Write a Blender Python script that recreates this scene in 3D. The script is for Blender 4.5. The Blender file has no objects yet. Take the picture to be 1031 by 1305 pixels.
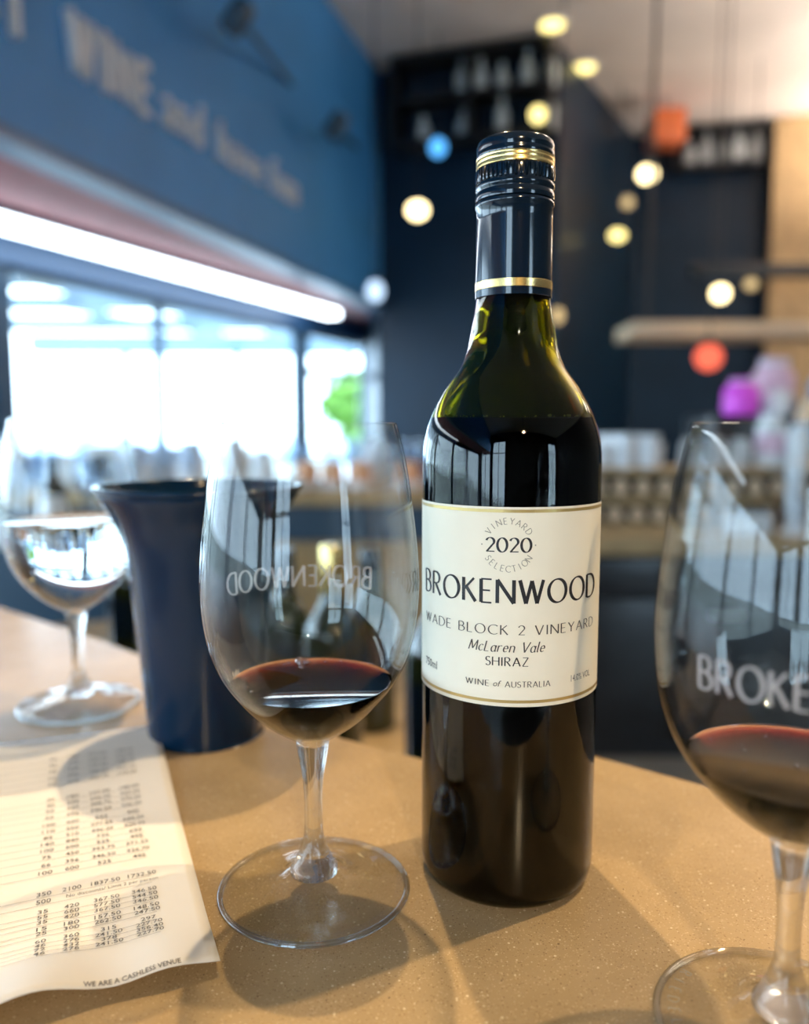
import bpy, bmesh, math, random
from mathutils import Vector, Matrix

# ------------------------------------------------------------------ camera, world, exposure
sc = bpy.context.scene
COL = sc.collection
F_PX, IMG_W, IMG_H = 1030.0, 1031.0, 1305.0
PITCH = math.atan(111.0 / F_PX)
EYE = 0.194
cam_d = bpy.data.cameras.new('camera')
cam_d.sensor_fit = 'HORIZONTAL'
cam_d.sensor_width = 36.0
cam_d.lens = F_PX / IMG_W * 36.0
cam_d.clip_start = 0.01
cam_d.clip_end = 200
cam_d.dof.use_dof = True
cam_d.dof.focus_distance = 0.309
cam_d.dof.aperture_fstop = 5.4
cam = bpy.data.objects.new('camera', cam_d)
COL.objects.link(cam)
cam.location = (0, 0, EYE)
cam.rotation_euler = (math.pi / 2 - PITCH, 0, 0)
sc.camera = cam

world = bpy.data.worlds.new('daylight')
sc.world = world
world.use_nodes = True
wn = world.node_tree.nodes
wn['Background'].inputs['Color'].default_value = (0.60, 0.82, 1.0, 1)
wn['Background'].inputs['Strength'].default_value = 9.0

sc.view_settings.view_transform = 'Standard'
sc.view_settings.look = 'None'
sc.view_settings.gamma = 1
sc.view_settings.exposure = 0.25
sc.view_settings.use_curve_mapping = False
sc.cycles.max_bounces = 14
sc.cycles.transmission_bounces = 14
sc.cycles.transparent_max_bounces = 40
sc.cycles.caustics_reflective = False
sc.cycles.caustics_refractive = False
sc.cycles.sample_clamp_indirect = 6.0

CEIL = 2.84
FLOOR = -1.05
R = math.radians
rnd = random.Random(7)

# ------------------------------------------------------------------ pixel helpers
def ray(px, py):
    x = (px - IMG_W / 2) / F_PX
    u = (IMG_H / 2 - py) / F_PX
    return Vector((x, math.cos(PITCH) + math.sin(PITCH) * u, -math.sin(PITCH) + math.cos(PITCH) * u))
def at_z(px, py, z):
    r = ray(px, py); t = (z - EYE) / r.z
    return Vector((r.x * t, r.y * t, z))
def at_y(px, py, y):
    r = ray(px, py); t = y / r.y
    return Vector((r.x * t, y, EYE + r.z * t))
def z_at(py, dist):
    return EYE - dist * math.tan(math.atan((py - IMG_H / 2) / F_PX) + PITCH)

# ------------------------------------------------------------------ materials
MATS = {}
def principled(name, col, rough=0.5, metal=0.0, spec=0.5, coat=0.0, emit=None, estr=0.0, noise=None):
    m = bpy.data.materials.new(name); m.use_nodes = True
    nt = m.node_tree; b = nt.nodes['Principled BSDF']
    b.inputs['Base Color'].default_value = (*col, 1)
    b.inputs['Roughness'].default_value = rough
    b.inputs['Metallic'].default_value = metal
    b.inputs['Specular IOR Level'].default_value = spec
    b.inputs['Coat Weight'].default_value = coat
    b.inputs['Coat Roughness'].default_value = 0.03
    if emit:
        b.inputs['Emission Color'].default_value = (*emit, 1)
        b.inputs['Emission Strength'].default_value = estr
    if noise:
        scale, amt = noise
        tc = nt.nodes.new('ShaderNodeTexCoord')
        n = nt.nodes.new('ShaderNodeTexNoise'); n.inputs['Scale'].default_value = scale
        n.inputs['Detail'].default_value = 4
        nt.links.new(tc.outputs['Object'], n.inputs['Vector'])
        r = nt.nodes.new('ShaderNodeValToRGB')
        r.color_ramp.elements[0].position = 0.3; r.color_ramp.elements[1].position = 0.7
        r.color_ramp.elements[0].color = (*[c * (1 - amt) for c in col], 1)
        r.color_ramp.elements[1].color = (*[min(1, c * (1 + amt)) for c in col], 1)
        nt.links.new(n.outputs['Fac'], r.inputs['Fac'])
        nt.links.new(r.outputs['Color'], b.inputs['Base Color'])
    MATS[name] = m
    return m

def thin_glass(name, tint=(0.985, 0.99, 0.985), edge=(0.42, 0.47, 0.50), f0=0.026, gain=0.9):
    """thin walled clear glass: straight-through transparency, Schlick reflection"""
    m = bpy.data.materials.new(name); m.use_nodes = True
    nt = m.node_tree; nt.nodes.clear()
    out = nt.nodes.new('ShaderNodeOutputMaterial')
    lw = nt.nodes.new('ShaderNodeLayerWeight'); lw.inputs['Blend'].default_value = 0.5
    p = nt.nodes.new('ShaderNodeMath'); p.operation = 'POWER'; p.inputs[1].default_value = 5.0
    nt.links.new(lw.outputs['Facing'], p.inputs[0])
    mr = nt.nodes.new('ShaderNodeMapRange')
    mr.inputs['To Min'].default_value = f0; mr.inputs['To Max'].default_value = gain
    nt.links.new(p.outputs[0], mr.inputs['Value'])
    p2 = nt.nodes.new('ShaderNodeMath'); p2.operation = 'POWER'; p2.inputs[1].default_value = 7
    nt.links.new(lw.outputs['Facing'], p2.inputs[0])
    mx = nt.nodes.new('ShaderNodeMix'); mx.data_type = 'RGBA'
    mx.inputs[6].default_value = (*tint, 1); mx.inputs[7].default_value = (*edge, 1)
    nt.links.new(p2.outputs[0], mx.inputs[0])
    tr = nt.nodes.new('ShaderNodeBsdfTransparent'); nt.links.new(mx.outputs[2], tr.inputs['Color'])
    gl = nt.nodes.new('ShaderNodeBsdfGlossy'); gl.inputs['Roughness'].default_value = 0.0
    ms = nt.nodes.new('ShaderNodeMixShader')
    nt.links.new(mr.outputs[0], ms.inputs[0]); nt.links.new(tr.outputs[0], ms.inputs[1]); nt.links.new(gl.outputs[0], ms.inputs[2])
    nt.links.new(ms.outputs[0], out.inputs['Surface'])
    MATS[name] = m
    return m

def solid_glass(name, col=(1, 1, 1), ior=1.5, absorb=None, density=0, clear=0.0, flat_reflect=False):
    """refracting glass with an untinted Fresnel reflection; clear = share of light that passes straight"""
    m = bpy.data.materials.new(name); m.use_nodes = True
    nt = m.node_tree; nt.nodes.clear()
    out = nt.nodes.new('ShaderNodeOutputMaterial')
    fr = nt.nodes.new('ShaderNodeFresnel'); fr.inputs['IOR'].default_value = ior
    rf = nt.nodes.new('ShaderNodeBsdfRefraction'); rf.inputs['Color'].default_value = (*col, 1)
    rf.inputs['IOR'].default_value = ior; rf.inputs['Roughness'].default_value = 0
    gl = nt.nodes.new('ShaderNodeBsdfGlossy'); gl.inputs['Roughness'].default_value = 0
    ms = nt.nodes.new('ShaderNodeMixShader')
    nt.links.new(fr.outputs[0], ms.inputs[0]); nt.links.new(rf.outputs[0], ms.inputs[1]); nt.links.new(gl.outputs[0], ms.inputs[2])
    if flat_reflect:      # the wetted side touches the bowl, so only the free surface mirrors
        ge = nt.nodes.new('ShaderNodeNewGeometry'); se = nt.nodes.new('ShaderNodeSeparateXYZ')
        nt.links.new(ge.outputs['Normal'], se.inputs[0])
        ab = nt.nodes.new('ShaderNodeMath'); ab.operation = 'ABSOLUTE'; nt.links.new(se.outputs['Z'], ab.inputs[0])
        gt = nt.nodes.new('ShaderNodeMath'); gt.operation = 'GREATER_THAN'; gt.inputs[1].default_value = 0.93; nt.links.new(ab.outputs[0], gt.inputs[0])
        mu = nt.nodes.new('ShaderNodeMath'); mu.operation = 'MULTIPLY'; nt.links.new(gt.outputs[0], mu.inputs[0]); nt.links.new(fr.outputs[0], mu.inputs[1])
        nt.links.new(mu.outputs[0], ms.inputs[0])
    last = ms
    if clear:
        tr = nt.nodes.new('ShaderNodeBsdfTransparent'); tr.inputs['Color'].default_value = (*col, 1)
        m2 = nt.nodes.new('ShaderNodeMixShader'); m2.inputs[0].default_value = clear
        nt.links.new(ms.outputs[0], m2.inputs[1]); nt.links.new(tr.outputs[0], m2.inputs[2]); last = m2
    nt.links.new(last.outputs[0], out.inputs['Surface'])
    if absorb:
        v = nt.nodes.new('ShaderNodeVolumeAbsorption'); v.inputs['Color'].default_value = (*absorb, 1)
        v.inputs['Density'].default_value = density
        nt.links.new(v.outputs[0], out.inputs['Volume'])
    MATS[name] = m
    return m

def etched(name, col, opacity):
    m = bpy.data.materials.new(name); m.use_nodes = True
    nt = m.node_tree; nt.nodes.clear()
    out = nt.nodes.new('ShaderNodeOutputMaterial')
    tr = nt.nodes.new('ShaderNodeBsdfTransparent'); df = nt.nodes.new('ShaderNodeBsdfDiffuse')
    df.inputs['Color'].default_value = (*col, 1)
    tl = nt.nodes.new('ShaderNodeBsdfTranslucent'); tl.inputs['Color'].default_value = (*col, 1)
    a = nt.nodes.new('ShaderNodeMixShader'); a.inputs[0].default_value = 0.5
    nt.links.new(df.outputs[0], a.inputs[1]); nt.links.new(tl.outputs[0], a.inputs[2])
    ms = nt.nodes.new('ShaderNodeMixShader'); ms.inputs[0].default_value = opacity
    nt.links.new(tr.outputs[0], ms.inputs[1]); nt.links.new(a.outputs[0], ms.inputs[2])
    nt.links.new(ms.outputs[0], out.inputs['Surface'])
    MATS[name] = m
    return m

def emission(name, col, strength):
    m = bpy.data.materials.new(name); m.use_nodes = True
    nt = m.node_tree; nt.nodes.clear()
    out = nt.nodes.new('ShaderNodeOutputMaterial')
    e = nt.nodes.new('ShaderNodeEmission'); e.inputs['Color'].default_value = (*col, 1); e.inputs['Strength'].default_value = strength
    nt.links.new(e.outputs[0], out.inputs['Surface'])
    MATS[name] = m
    return m

def stone(name):
    m = principled(name, (0.5, 0.36, 0.2), rough=0.22, spec=0.5)
    nt = m.node_tree; b = nt.nodes['Principled BSDF']
    tc = nt.nodes.new('ShaderNodeTexCoord')
    base = nt.nodes.new('ShaderNodeTexNoise'); base.inputs['Scale'].default_value = 22; base.inputs['Detail'].default_value = 6
    nt.links.new(tc.outputs['Object'], base.inputs['Vector'])
    r0 = nt.nodes.new('ShaderNodeValToRGB')
    r0.color_ramp.elements[0].position = 0.35; r0.color_ramp.elements[0].color = (0.36, 0.252, 0.132, 1)
    r0.color_ramp.elements[1].position = 0.68; r0.color_ramp.elements[1].color = (0.43, 0.305, 0.165, 1)
    nt.links.new(base.outputs['Fac'], r0.inputs['Fac'])
    last = r0.outputs['Color']
    for scale, lo, col, thr in ((560, 0, (0.82, 0.68, 0.46), 0.095), (380, 0, (0.07, 0.04, 0.02), 0.055), (1500, 0, (0.60, 0.44, 0.26), 0.20), (1300, 0, (0.24, 0.155, 0.075), 0.18)):
        v = nt.nodes.new('ShaderNodeTexVoronoi'); v.inputs['Scale'].default_value = scale
        nt.links.new(tc.outputs['Object'], v.inputs['Vector'])
        # only a share of the cells carries a grain, and the grains differ in size
        sp = nt.nodes.new('ShaderNodeSeparateColor'); nt.links.new(v.outputs['Color'], sp.inputs[0])
        sub = nt.nodes.new('ShaderNodeMath'); sub.operation = 'MULTIPLY_ADD'
        sub.inputs[1].default_value = -1.0; sub.inputs[2].default_value = 0.0
        pw = nt.nodes.new('ShaderNodeMath'); pw.operation = 'POWER'; pw.inputs[1].default_value = 5
        nt.links.new(sp.outputs[0], pw.inputs[0])
        mu = nt.nodes.new('ShaderNodeMath'); mu.operation = 'MULTIPLY'; mu.inputs[1].default_value = thr * 3.2
        nt.links.new(pw.outputs[0], mu.inputs[0])
        lt = nt.nodes.new('ShaderNodeMath'); lt.operation = 'LESS_THAN'
        nt.links.new(v.outputs['Distance'], lt.inputs[0]); nt.links.new(mu.outputs[0], lt.inputs[1])
        nt.nodes.remove(sub)
        mx = nt.nodes.new('ShaderNodeMix'); mx.data_type = 'RGBA'
        sm = nt.nodes.new('ShaderNodeMath'); sm.operation = 'MULTIPLY'; sm.inputs[1].default_value = 0.62
        nt.links.new(lt.outputs[0], sm.inputs[0])
        nt.links.new(sm.outputs[0], mx.inputs[0]); nt.links.new(last, mx.inputs[6])
        mx.inputs[7].default_value = (*col, 1)
        last = mx.outputs[2]
    nt.links.new(last, b.inputs['Base Color'])
    return m

stone('stone')
principled('navy_wall', (0.0025, 0.018, 0.042), rough=0.42, spec=0.3, noise=(3, 0.15))
principled('bulkhead_paint', (0.045, 0.27, 0.64), rough=0.5, noise=(2, 0.08))
principled('lip_paint', (0.055, 0.15, 0.32), rough=0.4)
principled('soffit_red', (0.32, 0.085, 0.11), rough=0.6, noise=(9, 0.15))
principled('letter_cream', (0.92, 0.90, 0.92), rough=0.6)
principled('ceiling_timber', (0.80, 0.72, 0.66), rough=0.7, noise=(2.5, 0.08))
principled('floor_concrete', (0.22, 0.19, 0.16), rough=0.35, noise=(3, 0.2))
principled('plaster', (0.10, 0.10, 0.105), rough=0.8, noise=(4, 0.08))
principled('oak', (0.46, 0.31, 0.15), rough=0.55, noise=(14, 0.18))
principled('dark_cabinet', (0.018, 0.020, 0.024), rough=0.3, noise=(6, 0.2))
principled('steel', (0.55, 0.55, 0.55), rough=0.25, metal=1.0)
principled('black_metal', (0.012, 0.013, 0.015), rough=0.35)
principled('beam_blue', (0.03, 0.10, 0.22), rough=0.4)
principled('frame_blue', (0.030, 0.075, 0.13), rough=0.4)
principled('white_ceramic', (0.82, 0.84, 0.86), rough=0.3)
principled('pale_grey', (0.55, 0.57, 0.58), rough=0.4)
principled('frosted_bottle', (0.80, 0.85, 0.85), rough=0.25)
principled('peach', (0.85, 0.42, 0.22), rough=0.5)
principled('tan_card', (0.72, 0.52, 0.34), rough=0.6)
principled('magenta', (0.85, 0.09, 0.80), rough=0.4)
principled('pink', (0.75, 0.50, 0.62), rough=0.5)
principled('sky_blue', (0.30, 0.50, 0.75), rough=0.4)
principled('orange_lacquer', (0.80, 0.18, 0.05), rough=0.4)
principled('cap_navy', (0.003, 0.010, 0.022), rough=0.13, spec=0.5, coat=0.2)
principled('gold_foil', (0.86, 0.64, 0.26), rough=0.24, metal=0.9)
principled('gold_print', (0.60, 0.44, 0.17), rough=0.35, metal=0.55)
principled('label_paper', (0.86, 0.815, 0.68), rough=0.75, noise=(60, 0.02))
principled('ink', (0.012, 0.013, 0.018), rough=0.5)
principled('ink_soft', (0.075, 0.07, 0.065), rough=0.6)
principled('ink_grey', (0.30, 0.285, 0.24), rough=0.6)
principled('bottled_wine', (0.004, 0.0015, 0.003), rough=0.9, spec=0.0)
principled('bucket_navy', (0.002, 0.016, 0.044), rough=0.14, spec=0.22, coat=0.0)
principled('paper', (0.76, 0.72, 0.66), rough=0.85, noise=(25, 0.02))
principled('print_grey', (0.12, 0.11, 0.10), rough=0.8)
principled('print_line', (0.34, 0.31, 0.28), rough=0.8)
principled('leaf', (0.20, 0.42, 0.06), rough=0.6, noise=(8, 0.35))
principled('bark', (0.16, 0.11, 0.07), rough=0.8)
principled('paving', (0.28, 0.29, 0.26), rough=0.9, noise=(3, 0.2))  # pale grey ground, so the glasses reflect no green
principled('verandah_steel', (0.13, 0.20, 0.27), rough=0.5)
thin_glass('bowl_glass')
thin_glass('foot_glass', tint=(0.97, 0.975, 0.965), edge=(0.6, 0.62, 0.6), f0=0.04, gain=0.8)
thin_glass('far_glass', tint=(0.80, 0.86, 0.93), edge=(0.30, 0.38, 0.48), f0=0.09, gain=0.9)
thin_glass('window_glass', tint=(0.96, 0.98, 1.0), edge=(0.8, 0.85, 0.9), f0=0.04, gain=0.6)
solid_glass('stem_glass', (0.985, 0.99, 0.985), 1.5, clear=0.35)
thin_glass('rim_glass', tint=(0.93, 0.93, 0.92), edge=(0.75, 0.75, 0.74), f0=0.10, gain=0.95)
solid_glass('bottle_glass', (0.54, 0.52, 0.11), 1.5)
principled('dark_bottle', (0.012, 0.020, 0.006), rough=0.06, spec=0.6, coat=0.5)
solid_glass('red_wine', (1.0, 0.93, 0.93), 1.34, absorb=(0.62, 0.02, 0.12), density=800, flat_reflect=True)
solid_glass('clear_water', (0.97, 0.985, 0.99), 1.33)
thin_glass('bubble_film', tint=(0.9, 0.85, 0.85), edge=(0.9, 0.9, 0.9), f0=0.22, gain=0.95)
etched('etch', (0.80, 0.80, 0.86), 0.50)
etched('etch_faint', (0.9, 0.88, 0.78), 0.35)
emission('led_white', (0.78, 0.90, 1.0), 9.0)
emission('lamp_warm', (1.0, 0.80, 0.42), 5.5)
emission('fill_glow', (1.0, 0.86, 0.68), 9.0)  # glow of the added fill panels, lifts the whole room
emission('fill_up_glow', (1.0, 0.87, 0.76), 95.0)  # upward glow of the added fill panels, lifts the ceiling
emission('lamp_yellow', (1.0, 0.82, 0.30), 2.6)
emission('lamp_dim', (1.0, 0.72, 0.35), 0.9)
emission('lamp_blue', (0.10, 0.45, 1.0), 1.6)
emission('lamp_pale', (0.55, 0.75, 1.0), 1.6)
emission('lamp_red', (1.0, 0.16, 0.09), 1.3)

# ------------------------------------------------------------------ object helpers
def link(name, me, mat, parent=None, loc=(0, 0, 0), rotz=0.0):
    o = bpy.data.objects.new(name, me)
    COL.objects.link(o)
    o.location = loc; o.rotation_euler = (0, 0, rotz)
    if mat and not me.materials: me.materials.append(MATS[mat])
    if parent: o.parent = parent
    return o
def tag(o, label=None, cat=None, group=None, kind=None):
    if label: o['label'] = label
    if cat: o['category'] = cat
    if group: o['group'] = group
    if kind: o['kind'] = kind
    return o
def thing(name, label, cat, loc=(0, 0, 0), rotz=0.0, group=None):
    o = bpy.data.objects.new(name, None)
    o.empty_display_size = 0.05
    COL.objects.link(o)
    o.location = loc; o.rotation_euler = (0, 0, rotz)
    return tag(o, label, cat, group)
def copy_tree(o, parent=None):
    c = o.copy(); COL.objects.link(c); c.parent = parent
    for ch in list(o.children): copy_tree(ch, c)
    return c
def finish(me, smooth=True, angle=40):
    if smooth:
        me.shade_smooth(); me.set_sharp_from_angle(angle=R(angle))
    me.update()
    return me
def mesh(verts, faces, smooth=False, angle=40, name='mesh'):
    me = bpy.data.meshes.new(name); me.from_pydata([tuple(v) for v in verts], [], faces)
    return finish(me, smooth, angle)
def lathe(profile, seg=96, smooth=True, angle=40, rfun=None, cap0=False, cap1=False):
    verts, faces, rings = [], [], []
    for r, z in profile:
        if r < 1e-6:
            rings.append([len(verts)]); verts.append((0, 0, z))
        else:
            ring = []
            for k in range(seg):
                a = 2 * math.pi * k / seg
                rr = r * (rfun(k, z) if rfun else 1)
                ring.append(len(verts)); verts.append((rr * math.sin(a), -rr * math.cos(a), z))
            rings.append(ring)
    for A, B in zip(rings, rings[1:]):
        for k in range(seg):
            k2 = (k + 1) % seg
            if len(A) == 1 and len(B) == 1: break
            if len(A) == 1: faces.append((A[0], B[k2], B[k]))
            elif len(B) == 1: faces.append((A[k], A[k2], B[0]))
            else: faces.append((A[k], A[k2], B[k2], B[k]))
    if cap0 and len(rings[0]) > 1: faces.append(tuple(reversed(rings[0])))
    if cap1 and len(rings[-1]) > 1: faces.append(tuple(rings[-1]))
    return mesh(verts, faces, smooth, angle)
def box_mesh(sx, sy, sz, bevel=0.0, origin='base', seg=2):
    bm = bmesh.new(); bmesh.ops.create_cube(bm, size=1)
    for v in bm.verts:
        v.co = Vector((v.co.x * sx, v.co.y * sy, v.co.z * sz + (sz / 2 if origin == 'base' else 0)))
    if bevel: bmesh.ops.bevel(bm, geom=bm.edges[:], offset=bevel, segments=seg, affect='EDGES', profile=0.6)
    me = bpy.data.meshes.new('box'); bm.to_mesh(me); bm.free()
    return finish(me, bool(bevel), 50)
def prism(poly, z0, z1, bevel=0.0):
    bm = bmesh.new()
    vs = [bm.verts.new((x, y, z0)) for x, y in poly]
    f = bm.faces.new(vs); bm.normal_update()
    if f.normal.z > 0: f.normal_flip()
    ex = bmesh.ops.extrude_face_region(bm, geom=[f])
    for v in [e for e in ex['geom'] if isinstance(e, bmesh.types.BMVert)]: v.co.z = z1
    bmesh.ops.recalc_face_normals(bm, faces=bm.faces[:])
    if bevel: bmesh.ops.bevel(bm, geom=[e for e in bm.edges], offset=bevel, segments=3, affect='EDGES')
    me = bpy.data.meshes.new('prism'); bm.to_mesh(me); bm.free()
    return finish(me, bool(bevel), 35)
def wall_mesh(p0, p1, z0, z1, thick, holes=()):
    """vertical slab from plan point p0 to p1 with rectangular holes (s0, s1, z0, z1); thickness grows to the left of p0->p1"""
    p0 = Vector(p0); p1 = Vector(p1); d = (p1 - p0); L = d.length; d /= L
    n = Vector((-d.y, d.x))
    S = sorted({0, L, *[h[0] for h in holes], *[h[1] for h in holes]})
    Z = sorted({z0, z1, *[h[2] for h in holes], *[h[3] for h in holes]})
    bm = bmesh.new()
    def hole(i, j):
        if i < 0 or j < 0 or i >= len(S) - 1 or j >= len(Z) - 1: return True
        s = (S[i] + S[i + 1]) / 2; z = (Z[j] + Z[j + 1]) / 2
        return any(h[0] < s < h[1] and h[2] < z < h[3] for h in holes)
    def P(s, t, z):
        q = p0 + d * s + n * t; return bm.verts.new((q.x, q.y, z))
    for i in range(len(S) - 1):
        for j in range(len(Z) - 1):
            if hole(i, j): continue
            a, b, c, e = S[i], S[i + 1], Z[j], Z[j + 1]
            bm.faces.new([P(a, 0, c), P(b, 0, c), P(b, 0, e), P(a, 0, e)])
            bm.faces.new([P(b, thick, c), P(a, thick, c), P(a, thick, e), P(b, thick, e)])
            if hole(i - 1, j): bm.faces.new([P(a, thick, c), P(a, 0, c), P(a, 0, e), P(a, thick, e)])
            if hole(i + 1, j): bm.faces.new([P(b, 0, c), P(b, thick, c), P(b, thick, e), P(b, 0, e)])
            if hole(i, j - 1): bm.faces.new([P(a, thick, c), P(b, thick, c), P(b, 0, c), P(a, 0, c)])
            if hole(i, j + 1): bm.faces.new([P(a, 0, e), P(b, 0, e), P(b, thick, e), P(a, thick, e)])
    bmesh.ops.remove_doubles(bm, verts=bm.verts[:], dist=1e-5)
    bmesh.ops.recalc_face_normals(bm, faces=bm.faces[:])
    me = bpy.data.meshes.new('wall'); bm.to_mesh(me); bm.free()
    return finish(me, False)
def sphere_mesh(r, seg=20, rings=12, sz=1.0):
    return lathe([(r * math.sin(math.pi * k / rings), -r * sz * math.cos(math.pi * k / rings)) for k in range(rings + 1)], seg)
def tube_between(a, b, r, seg=10):
    a = Vector(a); b = Vector(b); d = (b - a); L = d.length; q = d.to_track_quat('Z', 'Y').to_matrix()
    me = lathe([(0, 0), (r, 0), (r, L), (0, L)], seg, True)
    me.transform(Matrix.Translation(a) @ q.to_4x4())
    return me

# ------------------------------------------------------------------ lettering: a broad-nib pen font and the built-in font
def arc(cx, cy, rx, ry, a0, a1, n=16):
    return [(cx + rx * math.cos(R(a0 + (a1 - a0) * k / n)), cy + ry * math.sin(R(a0 + (a1 - a0) * k / n))) for k in range(n + 1)]
G = {
    'A': (.74, [[(0, 0), (.37, 1)], [(.37, 1), (.74, 0)], [(.13, .34), (.61, .34)]]),
    'B': (.54, [[(0, 0), (0, 1)], [(0, 1), (.22, 1)] + arc(.22, .765, .25, .235, 90, -90) + [(0, .53)], [(0, .53), (.24, .53)] + arc(.24, .265, .30, .265, 90, -90) + [(0, 0)]]),
    'C': (.74, [arc(.46, .5, .46, .5, 48, 312, 26)]),
    'D': (.70, [[(0, 0), (0, 1)], [(0, 1), (.22, 1)] + arc(.22, .5, .48, .5, 90, -90, 22) + [(0, 0)]]),
    'E': (.46, [[(0, 0), (0, 1)], [(0, 1), (.46, 1)], [(0, .52), (.40, .52)], [(0, 0), (.46, 0)]]),
    'F': (.44, [[(0, 0), (0, 1)], [(0, 1), (.44, 1)], [(0, .52), (.38, .52)]]),
    'G': (.78, [arc(.46, .5, .46, .5, 48, 340, 26) + [(.80, .45)], [(.80, .45), (.52, .45)]]),
    'H': (.66, [[(0, 0), (0, 1)], [(.66, 0), (.66, 1)], [(0, .52), (.66, .52)]]),
    'I': (.10, [[(.05, 0), (.05, 1)]]),
    'K': (.58, [[(0, 0), (0, 1)], [(.50, 1), (.03, .50)], [(.14, .60), (.58, 0)]]),
    'L': (.44, [[(0, 1), (0, 0)], [(0, 0), (.44, 0)]]),
    'N': (.70, [[(0, 0), (0, 1)], [(0, 1), (.70, 0)], [(.70, 0), (.70, 1)]]),
    'O': (.86, [arc(.43, .5, .43, .5, 0, 360, 36)]),
    'R': (.56, [[(0, 0), (0, 1)], [(0, 1), (.22, 1)] + arc(.22, .75, .26, .25, 90, -90) + [(0, .50)], [(.20, .50), (.56, 0)]]),
    'S': (.46, [arc(.24, .76, .21, .24, 35, 270, 16) + arc(.23, .26, .24, .26, 90, -150, 16)]),
    'T': (.62, [[(.31, 0), (.31, 1)], [(0, 1), (.62, 1)]]),
    'U': (.64, [[(0, 1), (0, .32)] + arc(.32, .32, .32, .32, 180, 360, 16) + [(.64, 1)]]),
    'V': (.70, [[(0, 1), (.35, 0)], [(.35, 0), (.70, 1)]]),
    'W': (1.02, [[(0, 1), (.27, 0)], [(.27, 0), (.51, .97)], [(.51, .97), (.75, 0)], [(.75, 0), (1.02, 1)]]),
    'Y': (.64, [[(0, 1), (.32, .48)], [(.64, 1), (.32, .48)], [(.32, .48), (.32, 0)]]),
    'Z': (.58, [[(.02, 1), (.57, 1)], [(.57, 1), (0, 0)], [(0, 0), (.58, 0)]]),
    '2': (.52, [arc(.25, .73, .24, .27, 165, -25, 16) + [(.03, 0)], [(.0, .03), (.52, .03)]]),
    '0': (.58, [arc(.29, .5, .29, .5, 0, 360, 30)]),
    'M': (.84, [[(0, 0), (.08, 1)], [(.08, 1), (.42, .12)], [(.42, .12), (.76, 1)], [(.76, 1), (.84, 0)]]),
    'a': (.46, [arc(.22, .30, .22, .31, 20, 340, 18), [(.44, .62), (.42, .10), (.50, 0)]]),
    'c': (.40, [arc(.23, .31, .23, .31, 48, 318, 18)]),
    'e': (.44, [[(.02, .34), (.40, .34)] + arc(.22, .32, .20, .30, 4, 315, 20)]),
    'l': (.08, [[(.02, 1.02), (.02, .08), (.10, 0)]]),
    'n': (.44, [[(0, 0), (0, .62)], [(0, .42)] + arc(.21, .42, .21, .20, 180, 0, 12) + [(.42, .06), (.48, 0)]]),
    'r': (.32, [[(0, 0), (0, .62)], [(0, .38)] + arc(.22, .38, .22, .24, 180, 60, 10)]),
    ' ': (.30, []),
}
NIB = R(14)
def nib_w(d, thick, thin):
    n = Vector((-d.y, d.x)); e1 = Vector((math.cos(NIB), math.sin(NIB))); e2 = Vector((-e1.y, e1.x))
    return 0.5 * math.sqrt((thick * n.dot(e1)) ** 2 + (thin * n.dot(e2)) ** 2)
def stroke(path, thick, thin, step=0.12):
    pts = [Vector(path[0])]
    for p in path[1:]:
        p = Vector(p); q = pts[-1]; L = (p - q).length
        if L < 1e-6: continue
        k = max(1, int(L / step))
        for i in range(1, k + 1): pts.append(q.lerp(p, i / k))
    V, Fc = [], []
    closed = (pts[0] - pts[-1]).length < 1e-4
    for i, p in enumerate(pts):
        a = pts[i - 1] if i > 0 else (pts[-2] if closed else p)
        b = pts[i + 1] if i < len(pts) - 1 else (pts[1] if closed else p)
        d = (b - a).normalized(); w = nib_w(d, thick, thin); n = Vector((-d.y, d.x))
        V += [p + n * w, p - n * w]
        if i: Fc.append((2 * i - 2, 2 * i - 1, 2 * i + 1, 2 * i))
    return V, Fc
def nib_glyph(ch, thick, thin):
    V, Fc = [], []
    for path in G[ch][1]:
        v, f = stroke(path, thick, thin)
        o = len(V); V += v; Fc += [tuple(i + o for i in q) for q in f]
    return V, Fc
def nib_text(text, height, width=None, thick=.15, thin=.055, track=.17):
    """centred on (0,0); cap height = height; returns (verts, faces, width)"""
    V, Fc, x = [], [], 0.0
    for i, ch in enumerate(text):
        v, f = nib_glyph(ch, thick, thin)
        o = len(V); V += [Vector((p.x + x, p.y)) for p in v]; Fc += [tuple(k + o for k in q) for q in f]
        x += G[ch][0] + (track if i < len(text) - 1 else 0)
    sx = (width / x) if width else height
    return [((p.x - x / 2) * sx, (p.y - .5) * height) for p in V], Fc, x * sx
_fcache = {}
def font_text(text, size, width=None, shear=0.0, spacing=1.0, bold=0.0):
    cu = bpy.data.curves.new('t', 'FONT'); cu.body = text; cu.size = 1; cu.align_x = 'CENTER'; cu.align_y = 'CENTER'
    cu.shear = shear; cu.space_character = spacing; cu.resolution_u = 2; cu.offset = bold
    o = bpy.data.objects.new('t', cu); COL.objects.link(o)
    me = o.to_mesh()
    V = [(v.co.x, v.co.y) for v in me.vertices]; Fc = [tuple(p.vertices) for p in me.polygons]
    o.to_mesh_clear(); bpy.data.objects.remove(o); bpy.data.curves.remove(cu)
    if not V: return [], [], 0
    x0 = min(v[0] for v in V); x1 = max(v[0] for v in V); w = x1 - x0; c = (x0 + x1) / 2
    s = size; sx = (width / w) if width else s
    return [((v[0] - c) * sx, v[1] * s) for v in V], Fc, w * sx
def face_fix(verts, faces, out):
    """turn faces so that their normal has a positive dot with out(centre)"""
    res = []
    for f in faces:
        a, b, c = (Vector(verts[i]) for i in f[:3]); n = (b - a).cross(c - a)
        res.append(f if n.dot(out((a + b + c) / 3)) >= 0 else tuple(reversed(f)))
    return res
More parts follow.
